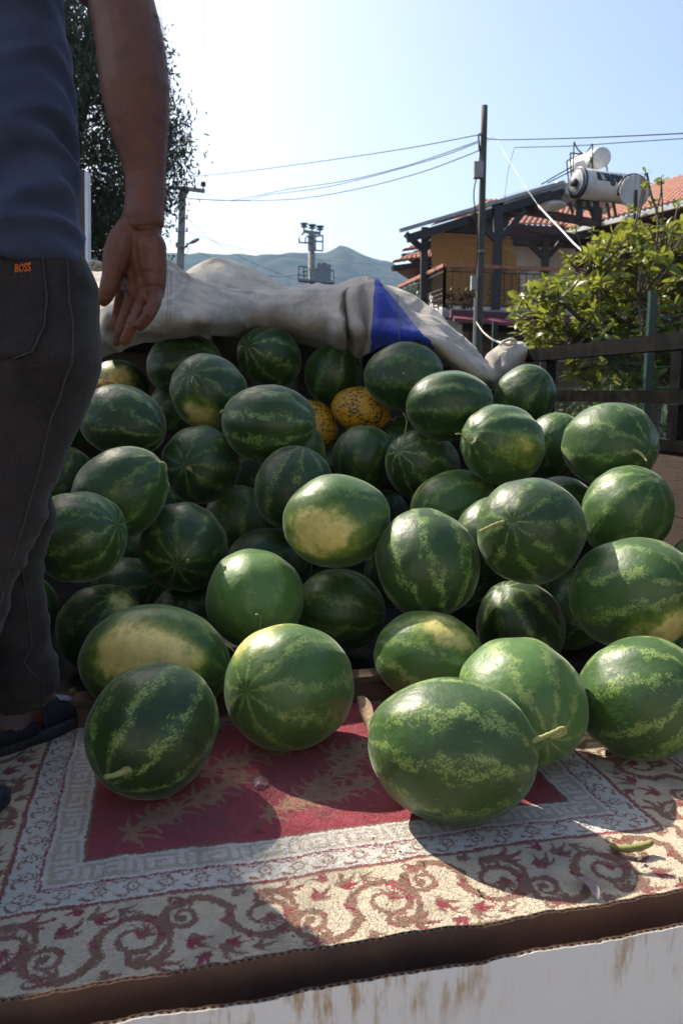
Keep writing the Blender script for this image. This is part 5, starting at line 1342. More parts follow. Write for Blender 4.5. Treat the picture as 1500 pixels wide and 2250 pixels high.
# ------------------------------------------------------------------ foliage helper
def leaves_mesh(pos, dirs, L, Wd, droop=.25, curled=True):
    """one mesh of many leaf blades (arrays): two or four faces each"""
    n = len(pos); d = dirs / np.linalg.norm(dirs, axis=1)[:, None]
    up = RNG.normal(size=(n, 3)) * .5 + np.array([0, 0, 1.0])
    s = np.cross(d, up); s /= np.linalg.norm(s, axis=1)[:, None] + 1e-9
    nn = np.cross(s, d)
    L = np.asarray(L)[:, None]; Wd = np.asarray(Wd)[:, None]
    if curled:
        prof = [(0, .12, 0), (.30, .85, .05), (.62, 1, .02), (.88, .55, -.08), (1, .06, -.18)]
        vs = []
        for q, w, z in prof:
            c = pos + d * L * q + nn * L * z * droop * 2
            vs += [c - s * Wd * w * .5 + nn * Wd * .10 * w, c, c + s * Wd * w * .5 + nn * Wd * .10 * w]
        m = len(vs); V = np.stack(vs, 1).reshape(-1, 3); base = (np.arange(n) * m)[:, None]
        F = []
        for k in range(len(prof) - 1):
            for j in (0, 1): F.append(base + np.array([[k * 3 + j, k * 3 + j + 1, k * 3 + j + 4, k * 3 + j + 3]]))
        F = np.concatenate(F, 0)
    else:
        V = np.stack([pos, pos + d * L * .45 - s * Wd * .5, pos + d * L, pos + d * L * .45 + s * Wd * .5], 1).reshape(-1, 3)
        F = (np.arange(n) * 4)[:, None] + np.array([[0, 1, 2, 3]])
    return V, F
def arr_obj(name, V, F, mat, parent, kind=None, smooth=False):
    me = bpy.data.meshes.new(name); base = wloc(parent) if parent is not None else Vector((0, 0, 0))
    fast_mesh(me, V - np.array(base), F); me.materials.append(mat)
    if smooth: me.polygons.foreach_set('use_smooth', [True] * len(me.polygons))
    me.update(); o = bpy.data.objects.new(name, me); COL.objects.link(o)
    if parent is not None: o.parent = parent
    if kind: o['kind'] = kind
    return o
def leaf_mat(name, a, b, c=None, trans=.35, rough=.4):
    t = NT(name); p = t.pos()
    col = t.mix(t.ramp(t.noise(p, 1.3, 3), .35, .65), a, b)
    col = t.mix(t.ramp(t.noise(p, 9, 2), .4, .72), col, c or b)
    t.l(col, t.b.inputs['Base Color']); t.b.inputs['Roughness'].default_value = rough
    tr = t.n('ShaderNodeBsdfTranslucent'); t.l(t.mix(.6, col, tuple(min(1, x * 1.5) for x in (c or b)), 'MIX'), tr.inputs[0])
    mx = t.n('ShaderNodeMixShader'); mx.inputs[0].default_value = trans
    out = t.t.nodes['Material Output']; t.l(t.b.outputs[0], mx.inputs[1]); t.l(tr.outputs[0], mx.inputs[2]); t.l(mx.outputs[0], out.inputs[0])
    return t.m
M_bark = simple('grey_bark', (.15, .12, .09), (.08, .065, .05), 16, .95, .8, 50)
M_olive = leaf_mat('olive_leaf', (.040, .060, .032), (.066, .088, .052), (.11, .13, .09), .32, .5)
M_loq = leaf_mat('loquat_leaf', (.095, .135, .018), (.135, .175, .020), (.20, .215, .030), .48, .36)
M_bush = leaf_mat('bush_leaf', (.035, .06, .018), (.05, .085, .02), (.08, .12, .03), .3, .5)

# ------------------------------------------------------------------ olive tree at the left
def sunplane(p):                      # across and up as seen along the sunlight, measured from the bed
    x, y, h = p[..., 0], p[..., 1], p[..., 2] - BED
    return .707 * (x + y), .482 * (x - y) + .731 * h
ol = thing('olive_tree', Vector((-4.6, 8.2, 0)), 'large dark olive tree behind the man at the left', 'tree')
tr = MB()
tr.tube(catmull([(-4.6, 8.2, -.1), (-4.5, 8.15, .8), (-4.7, 8.1, 1.8), (-4.5, 8.2, 3.0), (-4.7, 8.2, 4.6)], 5), [.30 - .009 * k for k in range(21)], 10)
tr.tube(catmull([(-4.55, 8.15, 1.6), (-3.7, 8.0, 2.3), (-2.9, 7.9, 3.3), (-2.4, 7.9, 4.6), (-2.3, 7.9, 5.6)], 5), [.15 - .006 * k for k in range(21)], 8)
tr.tube(catmull([(-4.7, 8.1, 2.2), (-5.3, 7.8, 3.4), (-5.7, 7.4, 5.0), (-5.7, 7.4, 6.8)], 5), [.16 - .008 * k for k in range(16)], 8)
tr.tube(catmull([(-2.9, 7.9, 3.3), (-2.2, 7.9, 3.2), (-1.75, 7.95, 2.6), (-1.62, 8.0, 1.9)], 5), [.05 - .0025 * k for k in range(16)], 6)
obj('trunk', tr, M_bark, ol, True)
def crown(ells, nclump, cl, seed):
    rs = np.random.RandomState(seed); P = []
    vol = np.array([np.prod(r) for c, r in ells]); vol = vol / vol.sum()
    for (c, r), v in zip(ells, vol):
        k = int(nclump * v); d = rs.normal(size=(k, 3)); d /= np.linalg.norm(d, axis=1)[:, None]
        rad = (.35 + .65 * rs.rand(k)) ** .5
        P.append(np.array(c) + d * rad[:, None] * np.array(r))
    return np.concatenate(P)
ells = [((-2.75, 7.9, 4.1), (1.25, 1.4, 1.15)), ((-2.75, 7.9, 2.7), (.85, 1.0, 1.3)), ((-3.05, 7.9, 5.2), (.55, 1.0, 1.3)), ((-4.8, 8.1, 5.0), (1.9, 1.8, 2.7)), ((-5.5, 7.5, 7.0), (1.9, 1.9, 2.7)), ((-6.5, 6.7, 6.7), (1.7, 1.6, 3.1)), ((-4.7, 8.3, 6.9), (1.7, 1.6, 2.6)), ((-3.9, 8.6, 6.2), (1.4, 1.3, 2.1)), ((-3.6, 8.2, 2.6), (1.2, 1.2, 1.0))]
CC = np.concatenate([crown(ells, 5600, 0, 3), crown(ells[:3], 1500, 0, 8)])
c1, c2 = sunplane(CC)
LX = [.2, .62, .72, .80, .90, .97, 1.06, 1.12, 1.18, 1.32, 1.42, 1.52, 1.62, 1.9, 2.02, 2.12, 2.24, 2.40, 2.7, 3.4]
LY = [-.51, -.62, -.69, -.755, -.81, -.88, -.90, -.90, -1.02, -.98, -.86, -.72, -.68, -.68, -.74, -.64, -.56, -.68, -.8, -.9]
lim = np.interp(c1, LX, LY) - .04      # crown top trimmed to set the edge of the shadow it casts
gap = ((c2 < -.98) & (c1 > 1.34) & (c1 < 1.72) & (c2 > -1.4)) | ((c2 < -.95) & (c2 > -1.9) & (c1 >= 1.72) & (c1 < 2.75))  # openings shaped into the crown so sun reaches the tarp
ok_ = (c2 < lim) & ~gap
CC = CC[ok_]; lim = lim[ok_]
# extra clumps added along the trimmed top to thicken its shadow
EX = crown(ells[3:], 16000, 0, 31); e1, e2 = sunplane(EX); el_ = np.interp(e1, LX, LY) - .04
ke = (e2 < el_) & (e2 > el_ - .30) & (e2 > -.98)
CC = np.concatenate([CC, EX[ke]]); lim = np.concatenate([lim, el_[ke]])
rs = np.random.RandomState(5)
nl = 46
pos = np.repeat(CC, nl, 0) + rs.normal(size=(len(CC) * nl, 3)) * .085
dirs = rs.normal(size=pos.shape) + np.array([0, 0, .35])
keep = sunplane(pos)[1] < np.repeat(lim, nl) + .05
pos, dirs = pos[keep], dirs[keep]
# hanging sprigs on the sunny right edge
sp = []; sd = []
for k in range(120):
    z = 2.5 + 2.9 * rs.rand(); bx = -1.62 - .40 * rs.rand() - .25 * abs(z - 4.3)
    st = np.array([bx, 7.7 + rs.rand() * .6, z]); dr = np.array([.6 + .5 * rs.rand(), rs.normal() * .3, .15 + rs.normal() * .4]); dr /= np.linalg.norm(dr)
    for j in range(14):
        q = st + dr * j * .022
        sp.append(q); sd.append(dr * .5 + rs.normal(size=3) * .7)
pos = np.concatenate([pos, np.array(sp)]); dirs = np.concatenate([dirs, np.array(sd)])
tw = MB(); visible = CC[(CC[:, 0] > -4.3) & (CC[:, 2] < 6.5)]
for k in rs.choice(len(visible), 330, replace=False):
    q = Vector(visible[k]); s0 = Vector((-3.4 + rs.normal() * .3, 7.95, q.z - .5 - rs.rand() * .4)); e_ = q + (q - s0).normalized() * .12
    tw.tube(catmull([s0, (s0 + e_) / 2 + Vector((0, 0, .12 + rs.normal() * .06)), e_], 3), [.014, .012, .010, .008, .006, .004, .003], 4, False)
tag(obj('twigs', tw, M_bark, ol), kind='stuff')
V, F = leaves_mesh(pos, dirs, .05 + .035 * rs.rand(len(pos)), .015 + .010 * rs.rand(len(pos)), curled=False)
arr_obj('crown', V, F, M_olive, ol, 'stuff')
print('olive leaves', len(pos))

# ------------------------------------------------------------------ loquat tree at the right
lq = thing('loquat_tree', Vector((3.45, 9.2, 0)), 'sunlit loquat tree with long yellow green leaves behind the fence', 'tree')
rs = np.random.RandomState(11)
b0 = Vector((3.45, 9.2, 0)); br = MB(); tips = []
main = catmull([b0, at(1436, 900, 9.2), at(1440, 820, 9.2), at(1430, 740, 9.2)], 5)
br.tube(main, [.10 - .003 * k for k in range(len(main))], 9)
def limb(p, tgt, r, depth):
    mid = (p + tgt) / 2 + Vector((rs.normal() * .1, rs.normal() * .1, -.08))
    c = catmull([p, mid, tgt], 5); br.tube(c, [r * (1 - .55 * k / (len(c) - 1)) for k in range(len(c))], 6)
    return tgt
hubs = []
for px, py, Y in ((1230, 660, 8.9), (1300, 600, 9.0), (1380, 560, 9.2), (1460, 560, 9.0), (1530, 600, 9.3), (1600, 640, 9.2), (1320, 690, 8.7), (1260, 740, 9.0), (1400, 660, 8.6), (1500, 690, 8.7), (1180, 690, 9.2), (1350, 790, 9.0), (1250, 800, 9.2), (1570, 760, 9.0), (1450, 760, 9.6), (1660, 700, 9.3)):
    src = main[min(len(main) - 1, rs.randint(8, len(main)))]
    hubs.append(limb(src, at(px, py, Y), .045, 0))
ros = []
def lq_inside(px, py):     # crown seen from the truck: ragged left edge, domed top
    top = np.interp(px, [1130, 1150, 1200, 1260, 1320, 1380, 1440, 1500, 1700], [660, 640, 610, 580, 520, 485, 495, 480, 520])
    return px > 1132 and py > top and py < np.interp(px, [1130, 1230, 1500, 1700], [705, 830, 880, 860])
tries = 0
while len(ros) < 820 and tries < 9000:
    tries += 1
    px, py = rs.uniform(1130, 1700), rs.uniform(470, 880); Y = 9.2 + rs.normal() * .45
    if not lq_inside(px, py): continue
    if py > 760 and rs.rand() < .4: continue
    p = at(px, py, Y); ros.append(p)
for (px, py) in ((1418, 373), (1452, 390), (1420, 400), (1436, 440), (1440, 470), (1425, 500), (1455, 520), (1262, 496), (1252, 580), (1238, 560), (1290, 570), (1380, 452), (1490, 445), (1300, 500)): ros.append(at(px, py, 8.9 + rs.normal() * .1))
br.tube(catmull([at(1440, 560, 9), at(1445, 480, 8.9), at(1430, 430, 8.9), at(1420, 380, 8.9)], 5), [.014] * 16, 5)
br.tube(catmull([at(1440, 470, 8.9), at(1450, 430, 8.9), at(1452, 395, 8.9)], 5), [.01] * 11, 5)
for p in ros:
    h = min(hubs, key=lambda q: (q - p).length)
    if (h - p).length < 1.0:
        c = catmull([h, (h + p) / 2 + Vector((0, 0, -.05)), p], 3); br.tube(c, [.014 - .0012 * k for k in range(len(c))], 5)
obj('trunk', br, M_bark, lq, True)
LP, LD, LL, LW = [], [], [], []
for i, p in enumerate(ros):
    small = i >= len(ros) - 14
    m = rs.randint(6, 11); ax = Vector((rs.normal() * .4, rs.normal() * .4 - .1, 1)).normalized(); a0 = rs.rand() * 6.3
    x = ax.orthogonal().normalized(); y = ax.cross(x)
    for k in range(m):
        a = a0 + k * 2.4; el = rs.uniform(.05, .9)
        d = (x * math.cos(a) + y * math.sin(a)) * math.cos(el) + ax * math.sin(el)
        d.z -= .25
        LP.append(p + ax * (-.012 * k)); LD.append(d); LL.append(rs.uniform(.10, .18) * (.55 if small else 1)); LW.append(LL[-1] * rs.uniform(.27, .36) * (1.5 if small else 1))
LP = np.array([tuple(p) for p in LP]); LD = np.array([tuple(p) for p in LD]); LL = np.array(LL); LW = np.array(LW)
# nearest, most open leaves are single parts, the rest one mass
pxs = LP[:, 0] / LP[:, 1]
score = LL / np.linalg.norm(LP - np.array((0, 0, CAMZ)), axis=1) * 100 - LP[:, 1] * 2.0 + (pxs < .43) * 1.0
order = np.argsort(-score); near = order[:290]; far = order[290:]
V, F = leaves_mesh(LP[far], LD[far], LL[far], LW[far]); arr_obj('crown', V, F, M_loq, lq, 'stuff', True)
protos = []
for k in range(5):
    V, F = leaves_mesh(np.zeros((1, 3)), np.array([[0, 1.0, 0]]), [1.0], [.31 + .02 * k], .25 + .12 * k)
    me = bpy.data.meshes.new('leaf'); fast_mesh(me, V, F); me.materials.append(M_loq); me.polygons.foreach_set('use_smooth', [True] * len(me.polygons)); protos.append(me)
for i in near:
    o = bpy.data.objects.new('leaf', protos[i % 5]); COL.objects.link(o); o.parent = lq
    qd = Vector(LD[i]).normalized().to_track_quat('Y', 'Z')
    o.matrix_local = Matrix.Translation(Vector(LP[i]) - wloc(lq)) @ qd.to_matrix().to_4x4() @ Matrix.Rotation(rs.normal() * .4, 4, 'Y') @ Matrix.Scale(float(LL[i]), 4)

# ------------------------------------------------------------------ fence and low things behind the truck
M_green = simple('green_fence_paint', (.006, .036, .025), (.005, .026, .019), 20, .45)
M_wiref = simple('green_fence_wire', (.012, .05, .035), (.01, .04, .03), 30, .9, spec=.05)
fe = thing('mesh_fence', Vector((3.2, 9, 0)), 'green wire mesh fence with square posts behind the truck rail', 'fence')
fposts = [(1087, 12.0, 707), (1197, 10.3, 696), (1434, 7.6, 640), (1760, 5.7, 560)]
tops = []
for px, Y, py in fposts:
    p = at(px, py, Y); tops.append(p)
    obj('post', MB().box(Vector((p.x, p.y, p.z / 2)), (.07, .07, p.z)), M_green, fe)
for a, b in zip(tops[:-1], tops[1:]):
    w_ = MB(); a = a + Vector((0, .05, 0)); b = b + Vector((0, .05, 0)); d = b - a; dh = Vector((d.x, d.y, 0)); n_ = int(dh.length / .055)
    for k in range(n_ + 1):
        p = Vector((a.x, a.y, 0)) + dh * (k / n_); w_.tube([p, p + Vector((0, 0, 2.35))], .0022, 3, False)
    for k in range(13):
        z = .1 + k * .19; w_.tube([Vector((a.x, a.y, z)), Vector((b.x, b.y, z))], .0028, 4, False)
    for z in (2.45, 2.55): w_.tube([Vector((a.x, a.y, z)), Vector((b.x, b.y, z))], .0035, 4, False)
    obj('wire_panel', w_, M_wiref, fe, kind='stuff')
M_paleslat = simple('pale_cladding', (.42, .38, .33), (.33, .30, .26), 8, .8)
lw = thing('slatted_wall', Vector((5.2, 12.4, 0)), 'low pale wall of upright slats behind the fence at the right', 'wall')
for k in range(44):
    obj('slat', MB().box(Vector((4.0 + k * .1, 12.4 - k * .012, .82)), (.086, .03, 1.64)), M_paleslat, lw)
# ------------------------------------------------------------------ house with balcony
PHI = R(12); HO = at(975, 675, 17.0); HO.z = 0
HX = Vector((math.cos(PHI), math.sin(PHI), 0)); HY = Vector((-math.sin(PHI), math.cos(PHI), 0))
def hp(a, b, z): return HO + HX * a + HY * b + Vector((0, 0, z))
ZF = at(975, 677, 17.0).z; ZR = at(975, 583, 17.0).z
M_render = simple('white_render', (.84, .83, .81), (.74, .72, .69), 3, .85, .15, 40)
M_stone = simple('grey_marble_edge', (.42, .40, .37), (.28, .26, .24), 5, .6)
M_brownwall = simple('brown_stone_wall', (.20, .13, .085), (.11, .075, .055), 3, .9, .5, 12, bdist=.03)
M_darkwood = simple('dark_stained_wood', (.022, .020, .024), (.035, .030, .032), 9, .55, .3, 40)
M_redwood = simple('red_stained_soffit', (.085, .018, .016), (.06, .014, .014), 8, .6)
M_handrail = simple('varnished_handrail', (.42, .15, .07), (.33, .11, .05), 12, .4)
M_iron = simple('wrought_iron', (.014, .014, .016), (.022, .022, .024), 20, .45)
M_tile = simple('clay_roof_tile', (.36, .15, .095), (.24, .10, .065), 6, .85, .2, 60)
M_awn = simple('maroon_awning', (.19, .035, .055), (.15, .03, .045), 6, .6)
M_awn2 = simple('maroon_awning_case', (.085, .018, .04), (.07, .016, .035), 6, .5)
M_cane = simple('reed_cane', (.52, .29, .10), (.34, .18, .06), 26, .75, .4, 60, stretch=(.5, .5, 5))
M_tank = simple('tank_white', (.70, .70, .69), (.58, .56, .53), 3.5, .35)
M_tankgrey = simple('tank_bare_metal', (.35, .36, .37), (.16, .17, .18), 8, .35, metal=.4)
t = NT('rusty_corrugated'); p = t.pos()
_r = t.math('MULTIPLY', t.ramp(t.noise(t.vmath('MULTIPLY', p, (7, 7, .8)), 1.4, 5, .7), .47, .66), .9)
t.l(t.mix(_r, (.62, .58, .52), (.22, .085, .035)), t.b.inputs['Base Color']); t.b.inputs['Roughness'].default_value = .6
M_rust = t.m
M_letter = simple('black_lettering', (.02, .02, .022), (.03, .03, .03), 20, .6)
M_yel = simple('yellow_lettering', (.55, .42, .06), (.5, .38, .08), 20, .6)
M_panel = simple('solar_glass', (.20, .215, .23), (.12, .13, .14), 4, .2)
M_clear = simple('grey_polycarbonate', (.42, .42, .42), (.30, .30, .31), 4, .35)
M_leafdry = simple('dry_palm_fibre', (.16, .085, .04), (.10, .055, .03), 12, .95, .8, 40)
ho = thing('house', hp(3, 3, 0), 'two storey house with a wooden pergola balcony and clay tile roof', 'house')
# storeys
obj('wall', MB().hexa([hp(*q) for q in ((.9, .9, 0), (9, .9, 0), (9, 8, 0), (.9, 8, 0), (.9, .9, ZF - .42), (9, .9, ZF - .42), (9, 8, ZF - .42), (.9, 8, ZF - .42))]), M_brownwall, ho)['label'] = 'brown stone ground floor wall'
obj('pillar', MB().hexa([hp(*q) for q in ((.02, .04, 0), (.34, .04, 0), (.34, .36, 0), (.02, .36, 0), (.02, .04, ZF - .22), (.34, .04, ZF - .22), (.34, .36, ZF - .22), (.02, .36, ZF - .22))]), M_render, ho)
obj('side_wall', MB().hexa([hp(*q) for q in ((-.25, 1.2, 0), (.86, 1.2, 0), (.86, 4, 0), (-.25, 4, 0), (-.25, 1.2, ZF - .22), (.86, 1.2, ZF - .22), (.86, 4, ZF - .22), (-.25, 4, ZF - .22))]), M_render, ho)
obj('balcony_slab', MB().hexa([hp(*q) for q in ((-.06, -.06, ZF - .2), (8, -.06, ZF - .2), (8, 4.0, ZF - .2), (-.06, 4.0, ZF - .2), (-.06, -.06, ZF - .02), (8, -.06, ZF - .02), (8, 4.0, ZF - .02), (-.06, 4.0, ZF - .02))]), M_stone, ho)
ZE = ZF + 2.05
uw = obj('wall', MB().hexa([hp(*q) for q in ((1.6, 4.0, ZF), (12, 4.0, ZF), (12, 6, ZF), (1.6, 6, ZF), (1.6, 4.0, ZE + .4), (12, 4.0, ZE + .4), (12, 6, ZE + .4), (1.6, 6, ZE + .4))]), M_render, ho)
uw['label'] = 'white rendered upper wall'
def hbox(a0, a1, b0, b1, z0, z1): return MB().hexa([hp(*q) for q in ((a0, b0, z0), (a1, b0, z0), (a1, b1, z0), (a0, b1, z0), (a0, b0, z1), (a1, b0, z1), (a1, b1, z1), (a0, b1, z1))])
wi = obj('window', hbox(5.05, 6.1, 3.93, 3.99, ZF + .55, ZF + 1.35), M_handrail, ho); obj('pane', hbox(5.15, 6.0, 3.91, 3.925, ZF + .63, ZF + 1.27), M_glass, wi)
ac = obj('air_conditioner', hbox(3.9, 4.45, 3.7, 3.98, ZF + .75, ZF + 1.2), M_tank, ho); obj('fan_grille', MB().tube([hp(4.12, 3.69, ZF + .97), hp(4.12, 3.66, ZF + .97)], .17, 18), M_gbox, ac)
obj('soffit', hbox(1.2, 9.5, 3.2, 3.985, ZE + .02, ZE + .40), M_redwood, ho)
obj('soffit', hbox(1.0, 1.58, 4.0, 5.2, ZF + 1.2, ZF + 1.7), M_redwood, ho)
# railing
def railing(pts, spacing, curly=True):
    rail_ = MB()
    for a, b in zip(pts[:-1], pts[1:]):
        obj('handrail', MB().beam(hp(*a, ZR), hp(*b, ZR), .09, .07), M_handrail, ho)
        lo = MB(); d = (hp(*b, 0) - hp(*a, 0)); n_ = int(d.length / spacing)
        obj('lower_rail', MB().beam(hp(*a, ZF + .07), hp(*b, ZF + .07), .03, .03), M_iron, ho)
        obj('upper_rail', MB().beam(hp(*a, ZR - .12), hp(*b, ZR - .12), .03, .02), M_iron, ho)
        for k in range(1, n_):
            p = hp(*a, 0) + d * (k / n_); dx = d.normalized()
            z0, z1 = ZF + .085, ZR - .13; pp = []
            for j in range(15):
                q = j / 14; off = .055 * math.sin((q - .12) / .42 * 2 * PI) * math.exp(-((q - .33) / .17) ** 2) if curly else 0
                pp.append(p + dx * off + Vector((0, 0, z0 + (z1 - z0) * q)))
            m_ = MB().tube(pp, .010, 5)
            if curly:
                for q in (.18, .33, .48): m_.ball(p + Vector((0, 0, z0 + (z1 - z0) * q)), (.028, .028, .02), 6, 4)
            obj('baluster', m_, M_iron, ho)
        if curly:
            for k in range(0, n_, 3):
                p = hp(*a, ZR - .075) + d * ((k + 1.5) / n_)
                obj('scroll', MB().tube([p + d.normalized() * (.14 * math.cos(q)) * (1 - q / 16) + Vector((0, 0, .030 * math.sin(q * 2))) for q in np.linspace(0, 6.28, 22)], .008, 4, False), M_iron, ho)
        for e in (a, b): obj('rail_post', MB().beam(hp(*e, ZF), hp(*e, ZR - .04), .055, .055, (1, 0, 0)), M_iron, ho)
railing([(.0, .0), (3.35, .0)], .165); railing([(3.35, 0), (7.5, 0)], .165); railing([(.0, 3.4), (.0, .0)], .14)
# pergola
def zroof(a): return ZF + 1.98 + .335 * (a + 1.0)
zr0 = at(878, 508, 17.3).z
PITCHR = None
pl0 = at(878, 507, 16.9); pl1 = at(1236, 401, 17.6)
obj('roof_edge', MB().beam(pl0, pl1, .10, .07), M_clear, ho)
obj('fascia', MB().beam(pl0 + Vector((.15, .06, -.15)), pl1 + Vector((0, .06, -.16)), .10, .16), M_darkwood, ho)
dirr = (pl1 - pl0)
for k in range(6):                                   # rafters run parallel to the front edge, one behind the other
    bb = .5 + .55 * k
    obj('rafter', MB().beam(pl0 + dirr * (.17 + .085 * bb) + HY * bb + Vector((0, 0, -.16)), pl1 + HY * bb + Vector((0, 0, -.16)), .08, .14), M_darkwood, ho)
for k in range(5):
    q = .58 + .1 * k
    obj('purlin', MB().beam(pl0 + dirr * q + HY * .1 + Vector((0, 0, -.05)), pl0 + dirr * q + HY * 3.2 + Vector((0, 0, -.05)), .06, .07), M_darkwood, ho)
for q in (.25, .7):
    s = pl0 + dirr * (.2 + .3 * q) + HY * 3.2 * q + Vector((0, 0, .02)); e = pl1 + HY * 3.2 * q + Vector((0, 0, .02))
    obj('roof_sheet', MB().plate([s - HY * .24, e - HY * .24, e + HY * .20, s + HY * .20], .012), M_clear, ho)
def post(px, Y, z1, w=.15):
    p = at(px, 600, Y); obj('pergola_post', MB().beam(Vector((p.x, p.y, ZF)), Vector((p.x, p.y, z1)), w, w, (1, 0, 0)), M_darkwood, ho); return Vector((p.x, p.y, z1))
P1 = post(931, 18.2, at(931, 500, 18.2).z); P2 = post(1090, 17.3, at(1090, 455, 17.3).z, .18); P3 = post(1196, 20.4, at(1196, 520, 20.4).z, .17)
for P_, z, l in ((P1, -.05, .45), (P2, -.1, .6), (P3, 0, .55)):
    for sgn in (-1, 1): obj('brace', MB().beam(P_ + Vector((0, -.02, z - l)), P_ + HX * (l * sgn) + Vector((0, -.02, z + (.05 if sgn > 0 else -.1))), .09, .12), M_darkwood, ho)
obj('beam', MB().beam(P2 + Vector((-.1, 0, .05)), at(1345, 498, 20.2), .12, .17), M_darkwood, ho)
obj('beam', MB().beam(at(930, 510, 18.2), at(1160, 530, 18.6), .10, .12), M_darkwood, ho)
obj('beam', MB().beam(at(1110, 530, 20.4), at(1330, 515, 20.4), .12, .14), M_darkwood, ho)
obj('beam', MB().beam(at(1040, 482, 18.5), at(1320, 530, 21.5), .10, .14), M_darkwood, ho)
# reed screen
cn = thing('reed_screen', hp(.9, .5, ZF), 'tan reed blind hanging on the balcony with a slanting right edge', 'blind')
q00, q01, q10, q11 = at(946, 512, 18.1), at(1124, 522, 17.75), at(950, 668, 18.1), at(1152, 676, 17.75)
for k in range(52):
    q = k / 51; a = q00.lerp(q10, q); b = q01.lerp(q11, q ** .8)
    a = a + Vector((rs.normal() * .012, 0, 0)); b = b + Vector((rs.normal() * .02, 0, 0))
    m_ = MB().tube([a + Vector((0, rs.normal() * .004, 0)), a.lerp(b, .5) + Vector((0, 0, -.008 + rs.normal() * .003)), b], .0175, 5)
    o = obj('reed', m_, M_cane, cn)
# dry plants on the balcony floor
for px, lab in ((985, 'dry brown plant ball at the balcony corner, behind the railing'), (1025, 'dry brown plant heap on the balcony floor, left of the wooden pole')):
    c = at(px, 662, 17.45); d = rs.normal(size=(260, 3)); d /= np.linalg.norm(d, axis=1)[:, None]
    V, F = leaves_mesh(np.array(c) + d * .07, d, .12 + .08 * rs.rand(260), np.full(260, .02), curled=False)
    tag(arr_obj('dry_plant', V, F, M_leafdry, None), lab, 'plant')
# awning below the balcony
aw = thing('awning', hp(1.3, -.3, ZF - .4), 'rolled maroon awning under the balcony edge', 'awning')
obj('case', MB().beam(at(988, 690, 16.75), at(1250, 702, 17.3), .16, .16), M_awn2, aw)
A = [at(996, 694, 16.6), at(1215, 706, 17.1)]; B = [at(996, 702, 16.1), at(1190, 719, 16.5)]
obj('cloth', MB().plate([A[0], A[1], B[1], B[0]], .03), M_awn, aw)
obj('front_bar', MB().beam(B[0], B[1], .06, .06), M_awn, aw)
# roofs
def tile_roof(p00, p01, p11, p10, nx, ny, name='roof'):
    """rows of barrel tiles on a sloping quad: eave p00-p01, ridge p10-p11"""
    nu = nx * 6 + 1; G = []; nrm = (p01 - p00).cross(p10 - p00).normalized()
    for j in range(ny * 3 + 1):
        v = j / (ny * 3); row = []; st = (j % 3) / 3
        for i in range(nu):
            u = i / (nu - 1); p = (p00.lerp(p01, u)).lerp(p10.lerp(p11, u), v)
            row.append(p + nrm * (.05 * abs(math.sin(PI * nx * u)) + .035 * (1 - st)))
        G.append(row)
    o = obj(name, MB().grid(G), M_tile, ho, True); m = o.modifiers.new('t', 'SOLIDIFY'); m.thickness = .03; m.offset = 1
    return o
e0, e1 = at(1180, 525, 22), at(1560, 432, 17.0)
r0, r1 = at(1260, 470, 26), at(1640, 345, 21)
tile_roof(e0, e1, r1, r0, 34, 16)
obj('gutter', MB().beam(e0 + Vector((0, 0, -.03)), e1 + Vector((0, 0, -.03)), .12, .09), M_tank, ho)
obj('soffit', MB().plate([e0 + Vector((0, .1, -.08)), e1 + Vector((0, .1, -.08)), e1 + Vector((.5, 1.2, -.25)), e0 + Vector((.5, 1.2, -.25))], .04), M_redwood, ho)
obj('gable_wall', MB().plate([e0 + Vector((.6, .9, -.2)), e1 + Vector((.6, .9, -.2)), Vector((e1.x + .6, e1.y + .9, 0)), Vector((e0.x + .6, e0.y + .9, 0))], .2), M_redwood, ho)
tile_roof(at(990, 495, 20.5), at(1320, 505, 22.0), at(1330, 440, 26), at(1060, 445, 25), 26, 10)
for (ax, ay, bx, by, Y) in ((884, 556, 962, 546, 21), (862, 582, 955, 570, 20)):
    a = at(ax, ay, Y); b = at(bx, by, Y + .5)
    tile_roof(a, b, b + Vector((.2, 2.2, .8)), a + Vector((1.2, 2.2, .8)), 8, 6)
    obj('eave_board', MB().beam(a + Vector((0, .05, -.08)), b + Vector((0, .05, -.08)), .1, .14), M_darkwood, ho)
    obj('soffit', MB().plate([a + Vector((.1, .1, -.14)), b + Vector((0, .1, -.14)), b + Vector((0, 1.5, -.3)), a + Vector((.8, 1.5, -.3))], .04), M_redwood, ho)
# ------------------------------------------------------------------ solar water heaters
def cyl(a, b, r, n=28, bev=.03):
    d = (b - a).normalized(); return MB().tube([a, a + d * .01, a + d * bev, b - d * bev, b - d * .01, b], [r * .82, r * .96, r, r, r * .96, r * .82], n)
T1 = thing('solar_water_tank', at(1320, 470, 17.5), 'long white solar water tank with faded black lettering on the pergola roof', 'water tank')
ta, tb = at(1268, 402, 17.4), at(1400, 420, 17.9)
obj('tank', cyl(ta, tb, .305, 32), M_tank, T1, True)
dd = (tb - ta).normalized()
obj('band', cyl(ta + dd * -.02, ta + dd * .05, .318, 32, .01), M_black, T1, True)
ec = obj('end_cap', cyl(ta - dd * .05, ta - dd * .012, .25, 24, .01), M_tankgrey, T1, True); obj('hub', cyl(ta - dd * .14, ta - dd * .055, .085, 16, .01), M_black, ec, True)
sd_ = dd.cross(Vector((0, 0, 1))).normalized()
if sd_.y > 0: sd_ = -sd_
upv = dd.cross(sd_).normalized()
if upv.z < 0: upv = -upv
def on_tank(x, y, z, s0, s1, y0, y1):
    th_ = y0 + (y1 - y0) * y; r = .307 + z * .05
    return ta + dd * (s0 + (s1 - s0) * x) + sd_ * (math.cos(th_) * r) + upv * (math.sin(th_) * r)
word('anages', 'lettering', lambda x, y, z: on_tank(x, y, z, .27, .93, .12, .72), M_letter, T1, offset=.05)
